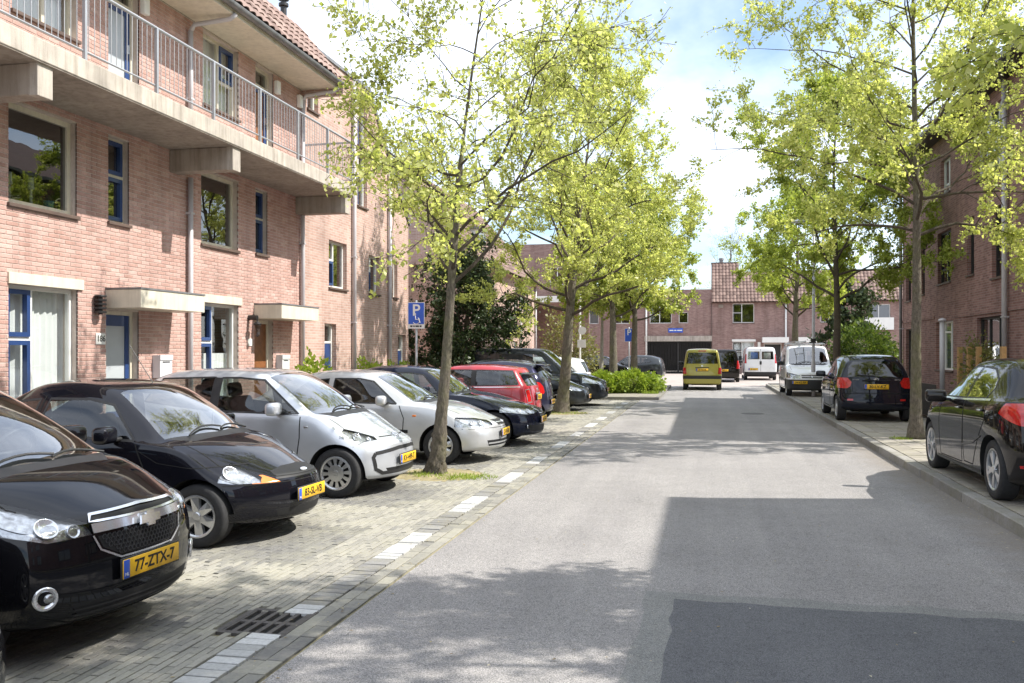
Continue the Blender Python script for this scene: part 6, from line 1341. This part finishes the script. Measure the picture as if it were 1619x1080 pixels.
def car_getz(paintm, plate='30-LV-KZ'):
    sp = hatch(3.82, 1.665, 1.495, .80, 2.455, .29, 1.05, 1.8, 3.3, .74, .99, .95, 1.0, 1.38, [(.15, .07), (.25, .01), (.4, 0), (.6, .03), (.75, .12), (.9, .2)], [(.2, .07), (.35, .01), (.5, 0), (.62, .05), (.8, .09), (1.0, .13), (1.2, .22), (1.5, .40)], fbow=.22, rbow=.16, roof=.725, nose=.8, tail=.88, zb=.2)
    c = Car(sp, paintm)
    c.lamp('front', [(.4, .62), (.4, .7), (.6, .8), (.9, .88), (.9, .66), (.6, .6)], dmax=.7)
    glazing(c, [[(1.45, .98), (1.85, 1.34), (2.1, 1.39), (2.4, 1.39), (2.4, 1.0)], [(2.48, 1.0), (2.48, 1.39), (2.95, 1.37), (3.3, 1.1), (3.3, 1.02)]], [(-.60, 1.02), (.60, 1.02), (.56, 1.25), (.46, 1.37), (-.46, 1.37), (-.56, 1.25)], dark=True)
    c.region('tail_light', M_RED, 'rear', [(.55, .80), (.52, .90), (.60, 1.0), (.9, 1.0), (.9, .76), (.62, .76)], dmax=.5)
    c.strip('tailgate_seam', M_SEAM, 'rear', [(-.52, 1.0), (-.5, .66), (.5, .66), (.52, 1.0)], w=.008); c.strip('bumper_seam', M_SEAM, 'rear', [(-.8, .64), (.8, .64)], w=.012)
    c.strip('plate_lip', paintm, 'rear', [(-.3, .935), (.3, .935)], w=.03, off=.015)
    emblem(c, 'slant', 0, .965, -1)
    for g in (1, -1): c.strip('bumper_reflector', M_RED, 'rear', [(.5 * g, .50), (.62 * g, .50)], w=.04, off=.004)
    p, n = c.front(.35, .99, -1); c.part('lettering', textmesh('GETZ', .05, M_CHR), (p.x - .012, -.46, .955), (math.pi / 2, 0, -math.pi / 2)); c.part('lettering', textmesh('HYUNDAI', .035, M_CHR), (p.x - .012, .44, .955), (math.pi / 2, 0, -math.pi / 2))
    q = [c.front(.0 + .4 * t, 1.03 + .03 * t, -1) for t in (0, .5, 1)]; rods(c, 'wiper', M_BLK, [a + b * .02 for a, b in q], .009)
    c.basics([[(1.4, .95), (1.35, .3), (2.35, .28), (2.44, 1.0)], [(2.44, 1.0), (2.46, .3), (2.8, .35), (3.1, .75), (3.3, 1.0)]], mirror=(1.62, 1.0), handles=((2.3, .89), (3.1, .9)), style=('cover', 7, .5), plate_r=(plate, 0, .80))
    return c
def van(L, W, H, fa, wb, r, dc, dh, h0, h1, b, fset, roof=.8, nose=.84, rbow=.05, tailset=None, **k):
    return hatch(L, W, H, fa, wb, r, dc, dh, L - .12, h0, h1, b, b, H - .07, fset, tailset or [(.2, .04), (.5, 0), (1.0, .02), (H, .10)], fbow=.2, rbow=rbow, roof=roof, nose=nose, tail=.95, zb=.2, crown=.04, **k)
def van_berlingo(paintm, plate='31-RS-BL'):
    sp = van(4.11, 1.72, 1.81, .82, 2.69, .3, 1.0, 1.75, .85, 1.10, 1.05, [(.15, .06), (.3, 0), (.5, .01), (.75, .07), (.95, .16)], roof=.79, rear_seat=True)
    c = Car(sp, paintm)
    glazing(c, [[(1.5, 1.08), (1.85, 1.58), (2.1, 1.66), (2.3, 1.66), (2.3, 1.1)], [(2.42, 1.1), (2.42, 1.66), (3.1, 1.66), (3.1, 1.1)], [(3.2, 1.1), (3.2, 1.66), (3.85, 1.65), (3.9, 1.1)]], [(-.68, 1.17), (.68, 1.17), (.60, 1.66), (-.60, 1.66)], dark=True)
    c.region('tail_light', M_RED, 'rear', [(.67, .72), (.9, .72), (.9, 1.0), (.70, 1.0)], dmax=.3)
    c.region('bumper', M_BLK, 'rear', [(-.95, .50), (.95, .50), (.95, .64), (-.95, .64)], both=False, dmax=.6)
    c.strip('tailgate_seam', M_SEAM, 'rear', [(-.66, 1.72), (-.72, .66), (.72, .66), (.66, 1.72)], w=.012)
    c.strip('plate_surround', paintm, 'rear', [(-.30, 1.0), (.30, 1.0)], w=.03, off=.02)
    c.part('brake_light', rbox_mesh('brake_light', .03, .34, .045, .01, M_RED), (c.front(0, 1.72, -1)[0].x, 0, 1.73))
    emblem(c, 'round', 0, 1.08, -1); q = [c.front(.02 + .4 * t, 1.2, -1) for t in (0, .5, 1)]; rods(c, 'wiper', M_BLK, [a + b * .02 for a, b in q], .01)
    c.basics([[(1.4, 1.0), (1.36, .3), (2.3, .28), (2.36, 1.1)]], mirror=(1.62, 1.12), handles=(), style=('cover', 8, .5), plate_r=(plate, 0, .90), mirror_mat=M_BLK)
    return c
def van_dark(paintm, plate='6-VBZ-31', lvl=1):
    sp = van(4.4, 1.80, 1.80, .88, 2.68, .315, 1.12, 1.98, .84, 1.08, 1.04, [(.15, .08), (.3, .01), (.5, 0), (.7, .06), (.9, .16)], roof=.80, rear_seat=False)
    c = Car(sp, paintm, lvl)
    c.lamp('front', [(.42, .70), (.42, .78), (.6, .88), (.95, .98), (.95, .74), (.6, .67)], dmax=.72, bowls=((.6, .76, .06),))
    c.region('grille', M_GRILLE, 'front', [(-.38, .79), (.38, .79), (.36, .70), (-.36, .70)], both=False); c.region('bumper_grille', M_GRILLE, 'front', [(-.5, .45), (.5, .45), (.45, .3), (-.45, .3)], both=False)
    glazing(c, [[(1.62, 1.06), (2.02, 1.55), (2.3, 1.64), (2.62, 1.64), (2.62, 1.08)]], [(-.66, 1.12), (.66, 1.12), (.6, 1.62), (-.6, 1.62)], dark=True)
    c.region('tail_light', M_RED, 'rear', [(.70, .75), (.95, .75), (.95, 1.2), (.74, 1.2)], dmax=.25)
    c.strips('door_seam', M_SEAM, 'side', [(2.74, 1.68), (2.74, .3), (3.5, .3), (3.5, 1.68)], w=.012); c.strips('side_rail', M_SEAM, 'side', [(2.8, 1.1), (4.2, 1.1)], w=.03)
    emblem(c, 'round', 0, .75)
    c.basics([[(1.5, 1.0), (1.5, .3), (2.62, .28), (2.68, 1.1)]], mirror=(1.8, 1.08), handles=((2.55, .95), (2.9, .95)), style=('cover', 9, .5), plate_f=(plate, 0, .5), plate_r=(plate, 0, .66), mirror_mat=M_BLK)
    return c
def van_trafic(paintm, plate='84-VJL-2'):
    sp = van(4.8, 1.90, 1.95, .83, 3.1, .32, .95, 1.75, .95, 1.22, 1.15, [(.15, .08), (.3, .01), (.5, 0), (.8, .06), (1.05, .16)], roof=.86, tail=.97, rear_seat=False) if False else van(4.8, 1.90, 1.95, .83, 3.1, .32, .95, 1.75, .95, 1.22, 1.15, [(.15, .08), (.3, .01), (.5, 0), (.8, .06), (1.05, .16)], roof=.86, rear_seat=False)
    c = Car(sp, paintm, 1)
    glazing(c, [[(1.45, 1.2), (1.8, 1.66), (2.1, 1.75), (2.4, 1.75), (2.4, 1.22)]], None)
    for g in (1, -1): c.region('rear_window', M_CGLASS, 'rear', [(.06 * g, 1.24), (.74 * g, 1.24), (.70 * g, 1.70), (.06 * g, 1.70)], both=False, dmax=.6)
    c.region('tail_light', M_RED, 'rear', [(.80, 1.0), (.97, 1.0), (.97, 1.55), (.80, 1.55)], dmax=.3)
    c.region('bumper', M_BLK, 'rear', [(-1, .2), (1, .2), (1, .5), (-1, .5)], both=False, dmax=.5)
    c.strip('door_seam', M_SEAM, 'rear', [(0, 1.85), (0, .52)], w=.014)
    c.part('window_poster', rbox_mesh('window_poster', .012, .40, .38, .004, pm('blue poster', (.05, .16, .62), .5), 1), (c.front(.3, 1.45, -1)[0].x + .06, .36, 1.46)); c.part('window_poster', rbox_mesh('window_poster', .012, .40, .36, .004, pm('white poster', (.75, .72, .68), .5, var=.3, scale=9), 1), (c.front(-.3, 1.45, -1)[0].x + .06, -.38, 1.46))
    c.part('door_lock', rbox_mesh('door_lock', .05, .12, .2, .02, M_BLK), (c.front(0, 1.0, -1)[0].x, .0, 1.03))
    c.basics([], mirror=(1.6, 1.25), handles=(), style=('cover', 8, .5), plate_r=(plate, .42, .66), mirror_mat=M_BLK, interior=False, mirror_size=(.14, .2, .28))
    return c
def van_combo(paintm, plate='39-VZ-RP'):
    sp = van(4.32, 1.68, 1.80, .85, 2.72, .3, 1.08, 1.75, .88, 1.12, 1.06, [(.15, .06), (.3, 0), (.55, .01), (.75, .07), (.95, .15)], roof=.80, rear_seat=False)
    c = Car(sp, paintm)
    c.region('bumper', M_BLK, 'front', [(-1, .15), (1, .15), (1, .60), (-1, .60)], both=False, dmax=.75)
    c.lamp('front', [(.40, .64), (.40, .74), (.6, .80), (.95, .88), (.95, .68), (.6, .62)], dmax=.6, bowls=((.55, .70, .055), (.66, .71, .045)))
    c.region('grille', M_GRILLE, 'front', [(-.36, .76), (.36, .76), (.34, .65), (-.34, .65)], both=False)
    glazing(c, [[(1.52, 1.08), (1.80, 1.5), (2.05, 1.62), (2.3, 1.62), (2.3, 1.1)]], [(-.6, 1.15), (.6, 1.15), (.55, 1.6), (-.55, 1.6)])
    c.strip('grille_bar', paintm, 'front', [(-.35, .705), (.35, .705)], w=.03, off=.008); emblem(c, 'round', 0, .705)
    c.strips('door_seam', M_SEAM, 'side', [(2.42, 1.66), (2.42, .3), (3.3, .3), (3.3, 1.66)], w=.012); c.strips('side_moulding', M_BLK, 'side', [(1.5, .6), (3.9, .6)], w=.07, off=.006)
    # roof rack carrying a folded ladder
    mb = MB()
    for d in (2.0, 2.7, 3.5):
        x = c.X(d); z = 1.88
        mb.tube([(x, -.66, 1.74), (x, -.66, z), (x, .66, z), (x, .66, 1.74)], .016, 6)
    for y in (-.6, .6): mb.tube([(c.X(1.9), y, 1.905), (c.X(3.7), y, 1.905)], .014, 6)
    c.extra.append(('roof_rack', mb.mesh('roof_rack', pm('galvanised steel', (.42, .43, .44), .4, .8)), None, None))
    c.basics([[(1.42, 1.0), (1.4, .3), (2.28, .28), (2.36, 1.1)]], mirror=(1.65, 1.12), handles=((2.2, .95),), style=('cover', 8, .5), plate_f=(plate, -.42, .50), mirror_mat=M_BLK)
    return c
# ---------------------------------------------------------------- street furniture
def parking_sign(x, y, h, rz, label, wheel=True):
    r = empty('parking_sign', (x, y, 0), rz, label, 'sign'); MB().tube([(0, 0, 0), (0, 0, h)], .03, 10).build('post', M_RAIL, r, smooth=True, world=False); zc_ = h - .38
    MB().box(-.21, .21, -.055, -.035, zc_ - .33, zc_ + .33).build('sign_border', M_WHITE, r, world=False); MB().box(-.195, .195, -.060, -.0552, zc_ - .315 + (.1 if wheel else 0), zc_ + .315).build('panel', M_PBLU, r, world=False)
    link('lettering', textmesh('P', .40, M_WHITE, bold=.006), r, (0, -.0625, zc_ + .12), (math.pi / 2, 0, 0))
    if wheel:
        mb = MB(); q = [(.085 * math.cos(t), -.0625, zc_ - .13 + .085 * math.sin(t)) for t in np.linspace(-2.6, 1.0, 14)]; mb.tube(q, .009, 4); mb.tube([(-.02, -.0625, zc_ + .0), (-.012, -.0625, zc_ - .1), (.06, -.0625, zc_ - .1), (.10, -.0625, zc_ - .18)], .011, 4); mb.lathe([(0, -.004), (.02, -.004), (.02, .002)], 10, 'y', (-.022, -.0605, zc_ + .035)); mb.build('wheelchair_symbol', M_WHITE, r, world=False)
        mb = MB(); x_ = -.15
        for w_ in (.06, .04, .09, .05): mb.box(x_, x_ + w_, -.0575, -.0555, zc_ - .29, zc_ - .25); x_ += w_ + .015
        mb.build('caption', M_DARKF, r, world=False)
    return r
parking_sign(-7.1, 21.2, 3.0, math.radians(14), 'blue disabled parking sign on a grey post by the tall brick block')
parking_sign(-3.73, 44.2, 2.9, math.radians(6), 'small blue parking sign behind the island trees', False)
r = empty('sign_post', (-6.15, 44, 0), 0, 'white sign plates on a pale post near the passage', 'sign'); MB().tube([(0, 0, 0), (0, 0, 4.6)], .05, 8).build('post', M_WHITE, r, world=False); MB().lathe([(0, -.02), (.2, -.02), (.2, .0), (0, .0)], 20, 'y', (.12, -.06, 2.75)).build('sign_plate', M_WHITE, r, world=False); MB().box(-.12, .3, -.08, -.06, 1.9, 2.3).build('sign_plate', M_WHITE, r, world=False)
lp = empty('street_lamp', (3.71, 32.86, .118), 0, 'slim grey lamp post beside the white van with the roof rack', 'street lamp')
MB().tube([(0, 0, 0), (0, 0, 1.2), (0, 0, 1.25), (.02, 0, 6.0)], [.075, .075, .055, .04], 12).build('post', M_PIPE, lp, smooth=True, world=False); MB().tube([(.02, 0, 5.95), (.0, .1, 6.15), (-.25, .3, 6.25)], .03, 8).build('bracket', M_PIPE, lp, world=False); link('lamp_head', rbox_mesh('lamp_head', .5, .18, .1, .04, M_RAIL), lp, (-.45, .32, 6.25)); MB().box(-.08, .08, -.085, -.07, 1.9, 2.05).build('number_tag', M_DARKF, lp, world=False)
sk = MB().box(-.045, .045, -.045, .045, 0, 1.72).mesh('wooden_stake', pm('raw fence wood', (.40, .24, .10), .85, var=.25, scale=12))
for x, y, lb in ((5.55, 21.5, 'farthest'), (5.6, 20.95, 'second farthest'), (5.62, 20.35, 'third farthest'), (5.75, 19.2, 'nearest')): props(link('wooden_stake', sk, None, (x, y, .1), (0, 0, .1)), lb + ' wooden stake of four in the right front garden', 'stake', 'garden stakes')
o = MB().tube([(5.79, 24, .1), (5.79, 24, 2.5)], .06, 12).lathe([(0, 2.56), (.09, 2.53), (.1, 2.48), (.06, 2.47)], 12, 'z', (5.79, 24, 0)).build('garden_post', M_PIPE, smooth=True); props(o, 'pale grey capped post before the white-framed ground-floor window', 'post')
gf = empty('garden_fence', (5.35, 25, .1), 0, 'low dark slatted fence along the right front gardens', 'fence')
fb_ = MB().box(-.012, .012, -.04, .04, .04, .82).mesh('fence_slat', pm('dark fence wood', (.075, .06, .05), .9, var=.3, scale=9))
for k in range(96): link('fence_slat', fb_, gf, (0, -2.2 + k * .1, 0))
for z in (.18, .66): MB().box(.013, .04, -2.25, 7.4, z, z + .06).build('fence_rail', M_DARKF, gf, world=False)
# ---------------------------------------------------------------- parked vehicles
P_BLK = paint('black car paint', (.006, .006, .0075)); P_BLK2 = paint('black pearl paint', (.008, .008, .012), .2); P_SIL = paint('pale silver paint', (.58, .60, .635), .5, .36); P_SIL2 = paint('warm silver paint', (.58, .585, .59), .5, .36)
P_NAVY = paint('navy black paint', (.010, .013, .028), .2); P_RED = paint('red car paint', (.42, .018, .03)); P_INDIGO = paint('dark violet-blue paint', (.03, .03, .06), .4); P_GREY = paint('dark grey paint', (.045, .05, .055), .4); P_CHAR = paint('charcoal paint', (.03, .034, .038), .3)
P_WHT = paint('white car paint', (.80, .80, .79)); P_YEL = paint('yellow-green metallic paint', (.40, .35, .06), .35, .38); P_BROWN = paint('warm black paint', (.012, .010, .009), .2); P_DNAVY = paint('dark navy paint', (.007, .009, .017), .1)
GL = 'cars parked nose-out along the left bays'
def park_l(c, name, nose, y, label, yaw=0, out_=True, cat='car', z=0):
    L = c.L
    if out_: return c.finish(name, (nose - L / 2, y, z), yaw, label, cat, GL)
    return c.finish(name, (nose - L / 2, y, z), math.pi + yaw, label, cat, GL)
park_l(car_ka(P_BLK, '57-RT-XK'), 'parked_car', -2.63, 2.60, 'black car cut off by the bottom left corner of the picture')
park_l(car_spark(P_BLK), 'parked_car', -3.25, 4.80, 'black hatchback with chrome-framed honeycomb grille and plate 77-ZTX-7', math.radians(-2))
park_l(car_ka(P_BLK2), 'parked_car', -3.62, 7.80, 'small rounded black three-door car with six-spoke wheels', math.radians(-2))
park_l(car_up(P_SIL), 'parked_car', -3.62, 10.55, 'pale silver city car with a black-framed bumper left of the knobbly tree', math.radians(-2))
park_l(car_accent(P_SIL2), 'parked_car', -3.10, 13.72, 'silver three-door car with chequered grille behind the knobbly tree')
park_l(car_premium(P_NAVY), 'parked_car', -2.95, 16.3, 'navy-black hatchback with a twin chrome grille right of the silver cars')
park_l(car_mini(P_RED, P_BLK), 'parked_car', -3.5, 18.9, 'red car with black window band parked tail to the street', 0, False)
park_l(car_small_rear(P_INDIGO), 'parked_car', -3.65, 21.4, 'dark violet-blue city car with round red tail lamps beside the red car', 0, False)
park_l(car_hatch_front(P_GREY), 'parked_car', -3.30, 25.75, 'dark grey hatchback, nose out, just right of the second tree trunk')
park_l(van_dark(P_CHAR), 'parked_van', -3.05, 28.35, 'charcoal delivery van parked nose out beyond the dark grey hatchback', 0, True, 'van')
park_l(car_small_rear(P_WHT, '12-ZK-RS', False, 1, 4.05, 1.5, 1.74), 'parked_car', -3.85, 30.75, 'white hatchback parked tail out beside the hedge island', 0, False)
car_hatch_front(P_BLK, '25-HT-LP', 1).finish('parked_car', (-5.6, 49.5, 0), math.radians(12), 'black car half hidden behind the island hedge', 'car'); car_hatch_front(P_GREY, '71-DX-SN', 1).finish('parked_car', (-4.3, 52.5, 0), math.radians(175), 'grey car beyond the island hedge next to the garage gate', 'car')
car_astra(P_BROWN).finish('parked_car', (3.92, 11.92, .118), math.radians(90), 'glossy black car with silver ten-spoke wheels on the right pavement', 'car', 'cars on the right pavement')
car_getz(P_DNAVY).finish('parked_car', (3.78, 23.2, .118), math.radians(90), 'dark navy hatchback with plate 30-LV-KZ parked half on the pavement', 'car', 'cars on the right pavement')
van_combo(P_WHT).finish('parked_van', (3.65, 34.75, .118), math.radians(-90), 'white small van with a roof rack facing the camera on the right', 'van')
van_trafic(P_WHT).finish('parked_van', (3.15, 56.4, 0), math.radians(90), 'white panel van seen from behind with posters in its rear windows', 'van')
van_berlingo(P_YEL).finish('moving_van', (-.16, 41.85, 0), math.radians(90), 'yellow-green passenger van driving away in the middle of the road', 'car')
van_dark(P_BROWN).finish('parked_van', (.95, 52.4, 0), math.radians(90), 'black van half hidden behind the yellow-green passenger van', 'van')
# ladder on the roof rack van
ld = empty('ladder', (3.35, 34.9, 2.04), math.radians(90), 'aluminium ladder lying on the roof rack of the white van', 'ladder'); mb = MB()
for y in (-.18, .18): MB().box(-1.3, 1.3, y - .015, y + .015, 0, .06).build('ladder_rail', M_RIM, ld, world=False)
for k in range(9): MB().tube([(-1.15 + k * .285, -.17, .03), (-1.15 + k * .285, .17, .03)], .014, 6).build('rung', M_RIM, ld, world=False)
